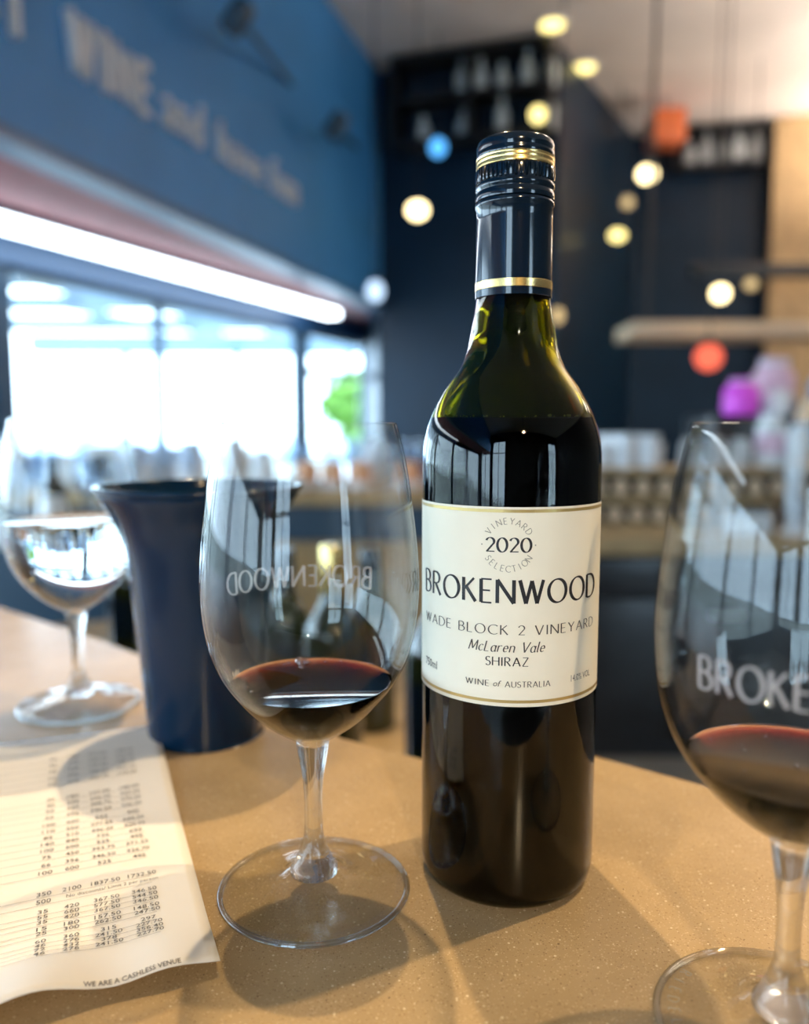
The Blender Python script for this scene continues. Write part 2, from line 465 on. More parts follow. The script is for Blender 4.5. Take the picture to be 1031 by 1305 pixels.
radial = lambda p: Vector((p.x, p.y, 0))
up = lambda p: Vector((0, 0, 1))

# ================================================================== THE SETTING
tag(link('floor', box_mesh(14, 16, 0.1), 'floor_concrete', loc=(1, 2.5, FLOOR - 0.1)), kind='structure')

# plan lines: the sign bulkhead and the glazed side of the room run parallel, the back wall is square to them
BK_Z = 1.10
bkA = at_z(0, 170, BK_Z).xy; bkB = at_z(480, 390, BK_Z).xy
bd = (bkB - bkA).normalized(); bn = Vector((bd.y, -bd.x))           # bn points into the room
corner1 = at_z(715, 60, CEIL).xy; corner2 = at_z(810, 175, CEIL).xy; corner3 = at_z(1000, 160, CEIL).xy
led0 = at_z(0, 266, BK_Z).xy; led1 = at_z(425, 391, BK_Z).xy
ld = (led1 - led0).normalized()
fac_n = Vector((-ld.y, ld.x))                                        # outwards
FA = led0 - ld * 9.0 + fac_n * 0.25                                  # facade line, far behind the camera ...
FB = led1 + ld * 1.15 + fac_n * 0.25                                 # ... to the back wall
FL = (FB - FA).length
backL = bkB + bd * 0.1
wall_end = corner3 + (corner3 - corner2).normalized() * 2.6

ceil_poly = [tuple(bkA - bd * 9.5), tuple(backL), tuple(corner1), tuple(corner2), tuple(wall_end), (6.2, -4.5)]
tag(link('ceiling', prism(ceil_poly, CEIL, CEIL + 0.12), 'ceiling_timber'), kind='structure')
# back wall of three dark faces; the left one reaches on to the glazing under the bulkhead
wl_start = FB - fac_n * 0.02
tag(link('wall_back', wall_mesh(corner1, Vector(backL), FLOOR, CEIL, -0.2), 'navy_wall'), kind='structure')
tag(link('wall_back_end', wall_mesh(Vector(backL) - bn * 0.02, FB, FLOOR, CEIL, -0.2), 'navy_wall'), kind='structure')
tag(link('wall_back_return', wall_mesh(corner2, corner1, FLOOR, CEIL, -0.2), 'navy_wall'), kind='structure')
tag(link('wall_back_recess', wall_mesh(wall_end, corner2, FLOOR, CEIL, -0.2), 'navy_wall'), kind='structure')
tag(link('wall_right', wall_mesh((6.2, -4.5), wall_end, FLOOR, CEIL, -0.2), 'plaster'), kind='structure')

# glazed side: posts at measured places, panes between them
def fac_s(px, py):
    r = ray(px, py); d = ld
    det = d.x * -r.y + d.y * r.x
    return (FA.x * r.y - FA.y * r.x) / det * -1 if False else ((-FA.x) * (-r.y) + (-FA.y) * r.x) / det
HEAD = BK_Z - 0.15
s_a = fac_s(4, 480); s_b = fac_s(390, 480); s_c = fac_s(474, 480)
posts = [0.3, s_a - 6.0, s_a - 4.0, s_a - 2.0, s_a, s_b, s_c]
SILL = -0.55
holes = []
for i in range(len(posts) - 1):
    holes.append((posts[i] + 0.04, posts[i + 1] - 0.04, SILL, HEAD))
tag(link('wall_left', wall_mesh(FA, FB, FLOOR, HEAD + 0.3, 0.10, holes), 'frame_blue'), kind='structure')
def window_in(n, p0, d, nrm, s0, s1, z0, z1, mull=(), rails=()):
    w = thing('window_%d' % n, None, None); w['kind'] = 'structure'
    def bar(sa, sb, za, zb, dep=0.06):
        a = p0 + d * sa + nrm * 0.02
        b = p0 + d * sb + nrm * 0.02
        return wall_mesh(a, b, za, zb, dep)
    t = 0.05
    for sa, sb, za, zb in [(s0, s0 + t, z0, z1), (s1 - t, s1, z0, z1), (s0, s1, z0, z0 + t), (s0, s1, z1 - t, z1)]:
        link('window_frame', bar(sa, sb, za, zb), 'frame_blue', w)
    for m in mull: link('mullion', bar(m - 0.02, m + 0.02, z0, z1), 'frame_blue', w)
    for m in rails: link('rail', bar(s0, s1, m - 0.03, m + 0.03), 'frame_blue', w)
    a = p0 + d * (s0 + t / 2) + nrm * 0.05; b = p0 + d * (s1 - t / 2) + nrm * 0.05
    link('pane', mesh([(a.x, a.y, z0 + t / 2), (b.x, b.y, z0 + t / 2), (b.x, b.y, z1 - t / 2), (a.x, a.y, z1 - t / 2)], [(0, 1, 2, 3)]), 'window_glass', w)
    return w
for i, h in enumerate(holes):
    mull = []
    if i == 4: mull = [fac_s(212, 480)]
    window_in(i + 1, FA, ld, fac_n, h[0], h[1], SILL, HEAD, mull, rails=[0.62] if i == 5 else [])
# wall behind the camera with tall windows
FW0 = Vector((-5.2, -4.5)); FW1 = Vector((6.2, -4.5))
fh = [(0.5, 2.1, -0.4, 1.9), (2.4, 4.0, -0.4, 1.9), (9.2, 10.9, -0.4, 1.9)]
tag(link('wall_front', wall_mesh(FW0, FW1, FLOOR, CEIL, -0.15, fh), 'plaster'), kind='structure')
for k, h in enumerate(fh):
    window_in(7 + k, FW0, Vector((1, 0)), Vector((0, -1)), h[0], h[1], h[2], h[3], mull=[(h[0] + h[1]) / 2], rails=[0.9])

# bulkhead with raised letters, its pale lip, the soffit behind it
bk0 = bkA - bd * 9.5
bk = tag(link('wall_bulkhead', wall_mesh(bk0, backL, BK_Z, CEIL, 0.12), 'bulkhead_paint'), kind='structure')
tag(link('trim_1', wall_mesh(bk0 + bn * 0.012, backL + bn * 0.012, BK_Z - 0.01, BK_Z + 0.03, 0.14), 'lip_paint'), kind='structure')
so = [tuple(bk0 - bn * 0.10), tuple(backL - bn * 0.10), tuple(FB), tuple(FA - ld * 0.3)]
tag(link('trim_2', prism(so, BK_Z, BK_Z + 0.05), 'soffit_red'), kind='structure')
K = (BK_Z - EYE) / (0.9 - EYE)
def sign_word(word, s0, s1, zb, cap, is_upper):
    n = len(word); tot = sum(WID[c] for c in word); s = s0
    for c in word:
        w = (s1 - s0) * WID[c] / tot
        V, Fc, _ = font_text(c, 1.0, bold=-0.012)
        if is_upper:
            V, Fc = nib_glyph(c, .21, .15); V = [(v.x, v.y) for v in V]
        x0 = min(v[0] for v in V); x1 = max(v[0] for v in V)
        if is_upper:
            y0 = min(v[1] for v in V); sy = cap / (max(v[1] for v in V) - y0)
        else:
            Vx, _, _ = font_text('x', 1.0); y0 = min(v[1] for v in Vx)
            Vd, _, _ = font_text('d', 1.0); sy = cap / (max(v[1] for v in Vd) - y0)
        g = w * 0.15
        P, Q = [], []
        for v in V:
            u = s + g + (v[0] - x0) / (x1 - x0) * (w - 2 * g); z = zb + (v[1] - y0) * sy
            p = bkA + bd * u
            P.append((p.x + bn.x * 0.03, p.y + bn.y * 0.03, z)); Q.append((p.x - bn.x * 0.004, p.y - bn.y * 0.004, z))
        N = len(P)
        from collections import Counter
        ec = Counter(); de = {}
        Fo = face_fix(P, Fc, lambda q: Vector((bn.x, bn.y, 0)))
        for f in Fo:
            for a, b in zip(f, f[1:] + f[:1]):
                ec[frozenset((a, b))] += 1; de[frozenset((a, b))] = (a, b)
        sides = [(de[e][1], de[e][0], de[e][0] + N, de[e][1] + N) for e in ec if ec[e] == 1]
        o = link('letter', mesh(P + Q, Fo + sides), 'letter_cream', bk)
        s += w
WID = dict(M=1.2, A=1, K=1, E=.8, G=1, R=.95, T=.85, W=1.4, I=.36, N=1, a=.9, n=.9, d=.95, h=.9, v=.9, e=.9, f=.6, u=.9)
sign_word('GREAT', -0.42 * K, 0.10 * K, 1.146 * K - (K - 1) * EYE, 0.165 * K, True)
sign_word('WINE', 0.225 * K, 0.640 * K, 1.150 * K - (K - 1) * EYE, 0.160 * K, True)
sign_word('and', 0.690 * K, 0.965 * K, 1.160 * K - (K - 1) * EYE, 0.145 * K, False)
sign_word('have', 1.060 * K, 1.440 * K, 1.165 * K - (K - 1) * EYE, 0.135 * K, False)
sign_word('fun', 1.500 * K, 1.800 * K, 1.170 * K - (K - 1) * EYE, 0.140 * K, False)

# strip light under the soffit
sl = thing('strip_light', 'long glowing white strip light under the red soffit', 'light', (led0.x, led0.y, BK_Z - 0.05))
q0 = -ld * 4.0; q1 = led1 - led0
def strip(a, b, half, z0, z1):
    n = Vector((-ld.y, ld.x)) * half
    return prism([tuple(a - n), tuple(b - n), tuple(b + n), tuple(a + n)], z0, z1, 0.004)
link('diffuser', strip(q0, q1, 0.055, -0.03, 0.02), 'led_white', sl)
link('housing', strip(q0 - ld * 0.03, q1 + ld * 0.03, 0.065, 0.015, 0.05), 'frame_blue', sl)
# dark beam beyond the strip light
tag(link('trim_3', wall_mesh(FA - fac_n * 0.02, FB - fac_n * 0.02, BK_Z - 0.17, BK_Z, 0.10), 'beam_blue'), kind='structure')

# outside: grey paving, verandah roof with open bays, tree
tag(link('floor_outside', box_mesh(40, 60, 0.1), 'paving', loc=(-22.5, 10, FLOOR - 0.25)), kind='structure')
VZ = 1.62
ver = thing('verandah_roof', 'pale blue steel verandah roof with open bays beyond the windows', 'roof', (-3, 7, VZ))
def fac_x(yy): return FA.x + (min(yy, FB.y) - FA.y) * ld.x / ld.y + max(0, yy - FB.y) * 0.3 - 0.35
for k, (yy, wd, hh) in enumerate(((4.4, .3, .12), (5.5, .3, .12), (6.7, .35, .12), (8.0, .42, .12), (9.6, .5, .12), (11.6, .6, .14), (14.6, .5, .34))):
    xr = fac_x(yy)
    link('beam', prism([(xr + 3, yy - 7), (xr - 5.0, yy - 7 - .25), (xr - 5.0, yy - 7 - .25 + wd), (xr + 3, yy - 7 + wd)], -hh / 2, hh / 2), 'verandah_steel', ver)
for k in range(5):
    off = 0.6 + k * 1.1
    pa_ = FA + ld * 8.5 + fac_n * off; pb_ = FA + ld * 22 + fac_n * off
    nn = fac_n * 0.05
    link('purlin', prism([tuple(q - Vector((-3, 7))) for q in (pa_ - nn, pb_ - nn, pb_ + nn, pa_ + nn)], 0.05, 0.13), 'verandah_steel', ver)
for k in range(3):
    q = Vector((-5.0 + k * 2.0, 14.7)) - Vector((-3, 7))
    link('post', box_mesh(0.12, 0.12, VZ - FLOOR + 0.2), 'verandah_steel', ver, (q.x, q.y, FLOOR - VZ - 0.2))
def leafy(name, label, loc, rad, n):
    t = thing(name, label, 'tree', loc)
    link('trunk', lathe([(0.12, 0), (0.09, 0.9), (0.05, 1.6), (0, 1.7)], 10), 'bark', t)
    V, Fc = [], []
    for k in range(n):
        d = Vector((rnd.gauss(0, 1), rnd.gauss(0, 1), rnd.gauss(0, .8))).normalized() * rad * rnd.uniform(.5, 1)
        c = Vector((0, 0, 1.65)) + d; a = Vector((rnd.gauss(0, 1), rnd.gauss(0, 1), rnd.gauss(0, 1))).normalized(); b = a.orthogonal().normalized()
        s = rnd.uniform(.08, .16); o = len(V)
        V += [c + a * s, c + b * s * .5, c - a * s, c - b * s * .5]; Fc.append((o, o + 1, o + 2, o + 3))
    tag(link('foliage', mesh(V, Fc), 'leaf', t), kind='stuff')
g = at_y(455, 515, 11.5)
leafy('tree', 'small bright green tree seen through the narrow window', (g.x, g.y, FLOOR - 0.15), 0.55, 500)

# ================================================================== BAR COUNTER (in front)
edge = [(-1.3, 1.55), (-0.72, 1.10), (-0.42, 0.84), (-0.275, 0.718), (-0.15, 0.60), (-0.037, 0.486), (0.010, 0.456),
        (0.045, 0.447), (0.082, 0.462), (0.112, 0.460), (0.161, 0.422), (0.2035, 0.388), (0.36, 0.262), (0.50, 0.152)]
bc = thing('bar_counter', 'tan speckled stone bar counter under the bottle and glasses', 'counter', (0, 0.3, FLOOR))
cp = [(x, y - 0.3) for x, y in edge] + [(0.50, -0.17), (-1.3, -0.17)]
cz = -FLOOR
link('worktop', prism(cp, cz - 0.04, cz, 0.002), 'stone', bc)
def inset(poly, d):
    c = Vector((sum(p[0] for p in poly) / len(poly), sum(p[1] for p in poly) / len(poly)))
    return [tuple(Vector(p) + (c - Vector(p)).normalized() * d) for p in poly]
link('cladding', prism(inset(cp, 0.07), 0, cz - 0.039), 'dark_cabinet', bc)

# lower service bench behind the counter, where opened bottles stand
BEN = -0.25
sb = thing('service_bench', 'lower tan bench behind the stone counter carrying opened bottles', 'bench', (-0.2, 1.0, FLOOR))
link('bench_top', prism([(-0.9, .62), (-0.45, .25), (-0.02, -.06), (0.2, -.2), (0.42, -.2), (0.42, .35), (-0.3, .9)], BEN - FLOOR - 0.04, BEN - FLOOR, 0.002), 'stone', sb)
link('bench_base', prism([(-0.8, .55), (-0.4, .27), (0.0, .0), (0.2, -.12), (0.36, -.12), (0.36, .3), (-0.3, .82)], 0, BEN - FLOOR - 0.039), 'dark_cabinet', sb)

# ================================================================== MAIN WINE BOTTLE
BX, BY = 0.0448, 0.340
bot = thing('wine_bottle', 'full green bottle of red wine with cream front label', 'bottle', (BX, BY, 0), -math.atan2(BX, BY))
RB = 0.0372
outer = [(0.0, 0.0045), (0.015, 0.0030), (0.0275, 0.0003), (0.0315, 0.0), (0.0345, 0.0010), (0.0362, 0.0035), (RB, 0.0085), (RB, 0.06), (RB, 0.12), (RB, 0.178),
         (0.0370, 0.183), (0.0364, 0.188), (0.0352, 0.193), (0.0334, 0.198), (0.0310, 0.203), (0.0281, 0.208), (0.0250, 0.2125), (0.0221, 0.2165),
         (0.0200, 0.2205), (0.0184, 0.2255), (0.0174, 0.2315), (0.0161, 0.239), (0.0151, 0.2455), (0.0147, 0.256), (0.0142, 0.285), (0.0140, 0.3045)]
inner = [(0.0090, 0.3045), (0.0093, 0.285), (0.0098, 0.256), (0.0118, 0.247), (0.0130, 0.239), (0.0139, 0.2315), (0.0150, 0.2255), (0.0167, 0.2205), (0.0190, 0.2165),
         (0.0221, 0.212), (0.0252, 0.2075), (0.0280, 0.2025), (0.0304, 0.1975), (0.0322, 0.1925), (0.0333, 0.188), (0.0339, 0.183), (0.0341, 0.178), (0.0341, 0.02),
         (0.0325, 0.012), (0.028, 0.0085), (0.0, 0.012)]
link('glass_body', lathe(outer + inner, 128, angle=60), 'bottle_glass', bot)
WL = 0.1966
wine_p = [(0.0, 0.0070)] + [(0.0270, 0.0030), (0.0315, 0.0024), (0.0340, 0.0040), (0.0352, 0.0090), (0.0352, 0.02), (0.0352, 0.17), (0.0344, 0.178), (0.0342, 0.183), (0.0336, 0.188), (0.0325, 0.1925), (0.0311, WL - 0.0004), (0.0302, WL), (0, WL)]
link('wine', lathe(wine_p, 96), 'bottled_wine', bot)
# bubbles along the wine's surface line
bub = sphere_mesh(0.0006, 8, 6)
for k in range(34):
    a = R(rnd.uniform(-68, 62)); rr = 0.0300 - rnd.random() ** 2 * 0.002
    b = link('bubble', bub, 'frosted_bottle', bot, (rr * math.sin(a), -rr * math.cos(a), WL + rnd.uniform(0, 0.0006)))
    s = rnd.uniform(.4, 1.1); b.scale = (s, s, s)
# screw cap in pieces, from the bottom up
link('sleeve', lathe([(0.01545, 0.2452), (0.01570, 0.2454), (0.01565, 0.2485), (0.01562, 0.2515), (0.01545, 0.2760), (0.01545, 0.2805), (0.01600, 0.2812), (0.01605, 0.2822), (0.01565, 0.2830), (0.0146, 0.2832)], 96), 'cap_navy', bot)
link('gold_ring', lathe([(0.01560, 0.2482), (0.01582, 0.2484), (0.01580, 0.2514), (0.01556, 0.2516)], 96), 'gold_foil', bot)
cap = link('screw_cap', lathe([(0.0150, 0.2830), (0.01590, 0.2835), (0.01605, 0.2848), (0.01590, 0.2862), (0.01545, 0.2868), (0.01545, 0.2872), (0.01595, 0.2880), (0.01600, 0.2892), (0.01560, 0.2902), (0.01545, 0.2906),
              (0.01545, 0.2950), (0.01545, 0.2958), (0.01540, 0.2996), (0.01560, 0.3002), (0.01570, 0.3012), (0.01552, 0.3020), (0.01552, 0.3026), (0.01565, 0.3036), (0.01555, 0.3050), (0.01515, 0.3062), (0.0145, 0.3068), (0.0, 0.3068)], 96), 'cap_navy', bot)
link('knurled_band', lathe([(0.0153, 0.2902), (0.01600, 0.2906), (0.01610, 0.2915), (0.01610, 0.2948), (0.01595, 0.2956), (0.0153, 0.2958)], 240, angle=25,
     rfun=lambda k, z: 1.0 if z < .2904 or z > .2957 else (1.0 if (k % 5) < 3 else 0.955)), 'cap_navy', cap)
link('gold_band', lathe([(0.0153, 0.2956), (0.01582, 0.2960), (0.01590, 0.2968), (0.01568, 0.2974), (0.01568, 0.2978), (0.01590, 0.2985), (0.01568, 0.2991), (0.01568, 0.2994), (0.01585, 0.2999), (0.0153, 0.3003)], 96), 'gold_foil', cap)

def cyl_map(V, theta0, z0, rad):
    return [(rad * math.sin(theta0 + u / RB), -rad * math.cos(theta0 + u / RB), z0 + v) for u, v in V]
DF = BY - RB + 0.0029   # distance of the label's front line along the view
zl = lambda py: z_at(py, 0.3055)
z_top, z_bot = zl(645.5), zl(898)
span = R(104)
def cyl_patch(z0, z1, rad, a0, a1, n=80, rows=1):
    V, Fc = [], []
    for j in range(rows + 1):
        for k in range(n + 1):
            a = a0 + (a1 - a0) * k / n
            V.append((rad * math.sin(a), -rad * math.cos(a), z0 + (z1 - z0) * j / rows))
    for j in range(rows):
        for k in range(n):
            o = j * (n + 1) + k; Fc.append((o, o + 1, o + n + 2, o + n + 1))
    return mesh(V, Fc, True)
lab = link('label', cyl_patch(z_bot, z_top, RB + 0.00012, -span, span), 'label_paper', bot)
for py in (650.5, 891.5):
    z = zl(py)
    link('gold_line', cyl_patch(z - 0.0006, z + 0.0006, RB + 0.00022, -span, span), 'gold_print', lab)
T0 = R(-0.8)
def sheared(data, k):
    return [(u + v * k, v) for u, v in data[0]], data[1], data[2]
def label_print(name, data, z, theta=T0, mat='ink', rad=RB + 0.00026):
    V, Fc, _ = data
    P = cyl_map(V, theta, z, rad)
    return link(name, mesh(P, face_fix(P, Fc, radial)), mat, lab)
label_print('winery_name', nib_text('BROKENWOOD', 0.0091, 0.0838, thick=.165, thin=.06, track=.25), zl(752.5))
label_print('vineyard_line', nib_text('WADE BLOCK 2 VINEYARD', 0.0037, 0.0825, thick=.12, thin=.055, track=.30), zl(801), mat='ink_soft')
label_print('region_line', sheared(nib_text('McLaren Vale', 0.0040, 0.0295, thick=.135, thin=.045, track=.22), .26), zl(822.5), mat='ink_soft')
label_print('grape_line', nib_text('SHIRAZ', 0.0034, 0.0163, thick=.14, thin=.06, track=.26), zl(841), mat='ink')
wv = nib_text('WINE', 0.0023, 0.0095, thick=.14, thin=.06, track=.32)
label_print('origin_line', wv, zl(869.5), T0 - 0.0116 / RB, 'ink_soft')
label_print('origin_line', font_text('of', 0.0034, None, shear=0.25), zl(869.5), T0 - 0.0036 / RB, 'ink_soft')
label_print('origin_line', nib_text('AUSTRALIA', 0.0023, 0.0177, thick=.14, thin=.06, track=.26), zl(869.5), T0 + 0.0083 / RB, 'ink_soft')
label_print('volume_mark', font_text('750ml', 0.0048, 0.0098), 0.0966, R(-57.5), 'ink_soft')
label_print('strength_mark', font_text('14.0% VOL', 0.0038, 0.0125), 0.0948, R(50.5), 'ink_soft')
zc = zl(693.5)
label_print('vintage_year', nib_text('2020', 0.0054, 0.0170, thick=.16, thin=.06, track=.17), zc)
def ring_text(text, rad, a_mid, a_span, height, top):
    V, Fc = [], []
    n = len(text)
    for i, ch in enumerate(text):
        t = i / (n - 1) - .5
        a = a_mid - a_span * t if top else a_mid + a_span * t
        v, f = nib_glyph(ch, .13, .08); w = G[ch][0]
        rot = a - math.pi / 2 if top else a + math.pi / 2
        c, s = math.cos(rot), math.sin(rot)
        o = len(V)
        for p in v:
            x, y = (p.x - w / 2) * height, (p.y - .5) * height
            V.append((rad * math.cos(a) + c * x - s * y, rad * math.sin(a) + s * x + c * y))
        Fc += [tuple(k + o for k in q) for q in f]
    return V, Fc, 0
label_print('vineyard_selection_ring', ring_text('VINEYARD', 0.0092, math.pi / 2, R(112), 0.0024, True), zc, mat='ink_grey')
label_print('vineyard_selection_ring', ring_text('SELECTION', 0.0092, -math.pi / 2, R(112), 0.0024, False), zc, mat='ink_grey')
for s in (-1, 1):
    dot = [(s * 0.0102 + 0.0003 * math.cos(k * math.pi / 4), 0.0003 * math.sin(k * math.pi / 4)) for k in range(8)]
    label_print('ring_dot', (dot, [tuple(range(8))], 0), zc, mat='ink_grey')

# ================================================================== WINE GLASSES
bowl_o = [(0.0046, 0.0640), (0.0075, 0.0662), (0.0120, 0.0690), (0.0180, 0.0732), (0.0240, 0.0785), (0.0298, 0.0848), (0.0345, 0.0912), (0.0381, 0.0982), (0.0409, 0.1065),
          (0.0427, 0.1160), (0.0436, 0.1260), (0.0437, 0.1340), (0.0431, 0.1440), (0.0419, 0.1560), (0.0402, 0.1690), (0.0381, 0.1810), (0.0358, 0.1915), (0.0349, 0.1945)]
def smooth_profile(pr, sub=3):
    out = []
    for i in range(len(pr) - 1):
        p0 = Vector(pr[max(0, i - 1)]); p1 = Vector(pr[i]); p2 = Vector(pr[i + 1]); p3 = Vector(pr[min(len(pr) - 1, i + 2)])
        for k in range(sub):
            t = k / sub
            q = 0.5 * ((2 * p1) + (p2 - p0) * t + (2 * p0 - 5 * p1 + 4 * p2 - p3) * t * t + (3 * p1 - p0 - 3 * p2 + p3) * t ** 3)
            out.append((max(0, q.x), q.y))
    return out + [pr[-1]]
bowl_s = smooth_profile(bowl_o)
def rad_at(z):
    for a, b in zip(bowl_s, bowl_s[1:]):
        if a[1] <= z <= b[1]: return a[0] + (b[0] - a[0]) * (z - a[1]) / max(1e-9, b[1] - a[1])
    return bowl_s[-1][0]
def inner_of(pr, t):
    return [(max(0.0, r - t), z + (t if r < 0.02 else 0)) for r, z in pr]
TH = 0.0010
inn = [(max(0, rad_at(z) - TH), z) for z in [0.0690 + k * (0.1940 - 0.0690) / 40 for k in range(41)]]
bowl_prof = bowl_s + [(bowl_s[-1][0] - 0.0004, 0.1949), (bowl_s[-1][0] - TH, 0.1945)] + list(reversed(inn)) + [(0.0, 0.0680)]
bowl_me = lathe(bowl_prof, 128, angle=60)
stem_prof = [(0.0, 0.0668), (0.0040, 0.0664), (0.0066, 0.0655), (0.0064, 0.0620), (0.0056, 0.0570), (0.0046, 0.0510), (0.0040, 0.0450), (0.0037, 0.0380), (0.0037, 0.0310), (0.0040, 0.0255), (0.0046, 0.0225),
             (0.0058, 0.0185), (0.0078, 0.0140), (0.0098, 0.0108), (0.0098, 0.0085), (0.0, 0.0085)]
stem_me = lathe(list(reversed(smooth_profile(stem_prof[:-2], 2) + stem_prof[-2:])), 64, angle=60)
foot_prof = [(0.0, 0.0004), (0.030, 0.0004), (0.0385, 0.0004), (0.0398, 0.0009), (0.0401, 0.0015), (0.0398, 0.0021), (0.0385, 0.0023), (0.030, 0.0030), (0.022, 0.0042), (0.0165, 0.0058), (0.0128, 0.0080), (0.0100, 0.0106)]
foot_me = lathe(foot_prof, 128, angle=35)
rim_me = lathe([(0.0388 + 0.0013 * math.cos(a), 0.0014 + 0.0012 * math.sin(a)) for a in [2 * math.pi * k / 10 for k in range(11)]], 128, angle=80)
def liquid_mesh(level):
    pts = [(0.0, 0.0685)]
    z = 0.0695
    while z < level - 0.0003:
        pts.append((max(0.0005, rad_at(z) - TH - 0.0003), z)); z += 0.0016
    r = rad_at(level) - TH - 0.0003
    pts += [(r, level), (r - 0.0006, level - 0.0004), (r - 0.0016, level - 0.0007), (0, level - 0.0007)]
    return lathe(pts, 96, angle=30)
def etch_band(center_deg, z0, width, h):
    V, Fc, _ = nib_text('BROKENWOOD', h, width, thick=.17, thin=.075, track=.24)
    P = []
    for u, v in V:
        z = z0 + v; r = rad_at(z) + 0.00015; a = R(center_deg) + u / 0.0436
        P.append((r * math.sin(a), -r * math.cos(a), z))
    return mesh(P, face_fix(P, Fc, radial))
def wine_glass(label, loc, etch_deg=None, liquid=None, level=0.09, bubbles=(), scale=1.0):
    t = thing('wine_glass', label, 'glass', loc, 0, 'tasting glasses on the stone counter')
    t.scale = (scale,) * 3
    bo = link('bowl', bowl_me, 'bowl_glass', t)
    link('stem', stem_me, 'stem_glass', t)
    fo = link('foot', foot_me, 'foot_glass', t)
    link('foot_rim', rim_me, 'rim_glass', fo)
    if etch_deg is not None:
        link('etched_lettering', etch_band(etch_deg, 0.1255, 0.070, 0.0094), 'etch', bo)
    if liquid:
        lq = link('wine' if liquid == 'red_wine' else 'water', liquid_mesh(level), liquid, t)
        for bx, by, br in bubbles:
            link('bubble', sphere_mesh(br, 12, 8), 'bubble_film', lq, (bx, by, level - 0.0007 + br * 0.3))
    return t
cl = []
for k in range(9):
    cl.append((-0.010 + rnd.gauss(0, .004), 0.0255 + rnd.gauss(0, .003), rnd.uniform(.0006, .0012)))
cl += [(-0.0085, 0.0265, 0.0021), (-0.0055, 0.0255, 0.0016), (0.003, 0.027, 0.0009), (0.010, 0.027, 0.0007), (-0.025, -0.008, 0.0008), (-0.022, -0.013, 0.0007)]
wine_glass('red wine glass between price list and bottle, its etched lettering facing away', (-0.0378, 0.3205, 0), 195, 'red_wine', 0.0905, cl)
RG = wine_glass('red wine glass whose etched BROKENWOOD lettering reads the right way round', (0.1215, 0.2400, 0), -17, 'red_wine', 0.0905,
    [(rnd.uniform(-.02, .02), rnd.uniform(-.026, .022), rnd.uniform(.0004, .0008)) for _ in range(9)])
wine_glass('wine glass half full of clear water beside the dark bucket', (-0.2260, 0.545, 0), None, 'clear_water', 0.128, scale=1.02)
# maker's mark etched on the right glass's foot
V, Fc, _ = nib_text('R', 0.0034); P = []; Fr = []
for i, ch in enumerate('RIEDEL'):
    v, f = nib_glyph(ch, .16, .09); w = G[ch][0]
    a = R(133 + i * 9.0); rad = 0.0335; rot = a + math.pi / 2; c, s = math.cos(rot), math.sin(rot); o = len(P)
    for p in v:
        x, y = (p.x - w / 2) * 0.0036, (p.y - .5) * 0.0036
        P.append((rad * math.cos(a) + c * x - s * y, rad * math.sin(a) + s * x + c * y, 0.00295))
    Fr += [tuple(k + o for k in q) for q in f]
foot_R = [c for c in RG.children if c.name.startswith('foot')][0]
link('etched_mark', mesh(P, face_fix(P, Fr, up)), 'etch_faint', foot_R)

# ================================================================== BUCKET
bk_x, bk_y = -0.1262, 0.497
bu = thing('ice_bucket', 'dark navy flared bucket standing behind the wine glass', 'bucket', (bk_x, bk_y, 0))
bo = [(0.0, 0.0008), (0.0335, 0.0), (0.0352, 0.0018), (0.0360, 0.010), (0.0385, 0.045), (0.0420, 0.085), (0.0446, 0.110), (0.0470, 0.124), (0.0510, 0.136), (0.0562, 0.1450), (0.0600, 0.1510), (0.0606, 0.1545)]
bi = [(0.0586, 0.1545), (0.0578, 0.1512), (0.0540, 0.1455), (0.0490, 0.1368), (0.0450, 0.1250), (0.0426, 0.110), (0.0400, 0.085), (0.0365, 0.045), (0.034, 0.010), (0.0, 0.006)]
link('body', lathe(smooth_profile(bo, 3) + bi, 96, angle=50), 'bucket_navy', bu)
link('rim', lathe([(0.0585, 0.1540), (0.0612, 0.1540), (0.0628, 0.1552), (0.0630, 0.1566), (0.0618, 0.1576), (0.0594, 0.1574), (0.0584, 0.1560), (0.0585, 0.1540)], 96, angle=60), 'bucket_navy', bu)

# ================================================================== PRICE LIST
pBR = at_z(281, 1240, 0).xy; pTR = at_z(200, 931, 0).xy
ev = (pTR - pBR); PL = ev.length; ev /= PL; eu = Vector((ev.y, -ev.x)); PW = 0.21
pl = thing('price_list', 'cream printed wine price list sheet lying on the counter', 'paper', (pBR.x, pBR.y, 0), math.atan2(eu.y, eu.x))
def paper_h(x, y):
    e = math.exp(-(y / 0.030) ** 2)
    return 0.0012 + e * (0.0035 + 0.0045 * math.sin((x + 0.035) * 62) ** 2 * min(1, -x / 0.03 + .05)) + 0.0012 * math.sin(y * 26 + x * 14) ** 2 + 0.0025 * math.exp(-((y - PL) / 0.05) ** 2)
NX, NY = 48, 60
V = [(-PW + PW * i / NX, PL * j / NY) for j in range(NY + 1) for i in range(NX + 1)]
V = [(x, y, paper_h(x, y)) for x, y in V]
Fc = [(j * (NX + 1) + i, j * (NX + 1) + i + 1, (j + 1) * (NX + 1) + i + 1, (j + 1) * (NX + 1) + i) for j in range(NY) for i in range(NX)]
top = mesh(V, Fc, True, 60)
sheet = link('sheet', top, 'paper', pl)
md = sheet.modifiers.new('thickness', 'SOLIDIFY'); md.thickness = 0.0003; md.offset = -1
def paper_xy(px, py):
    p = at_z(px, py, 0.002).xy - pBR
    return Vector((p.dot(eu), p.dot(ev)))
def paper_print(name, data, x, y, mat='print_grey', dz=0.00035):
    Vt, Ft, _ = data
    P = [(x + a, y + b, paper_h(x + a, y + b) + dz) for a, b in Vt]
    return link(name, mesh(P, face_fix(P, Ft, up)), mat, sheet)
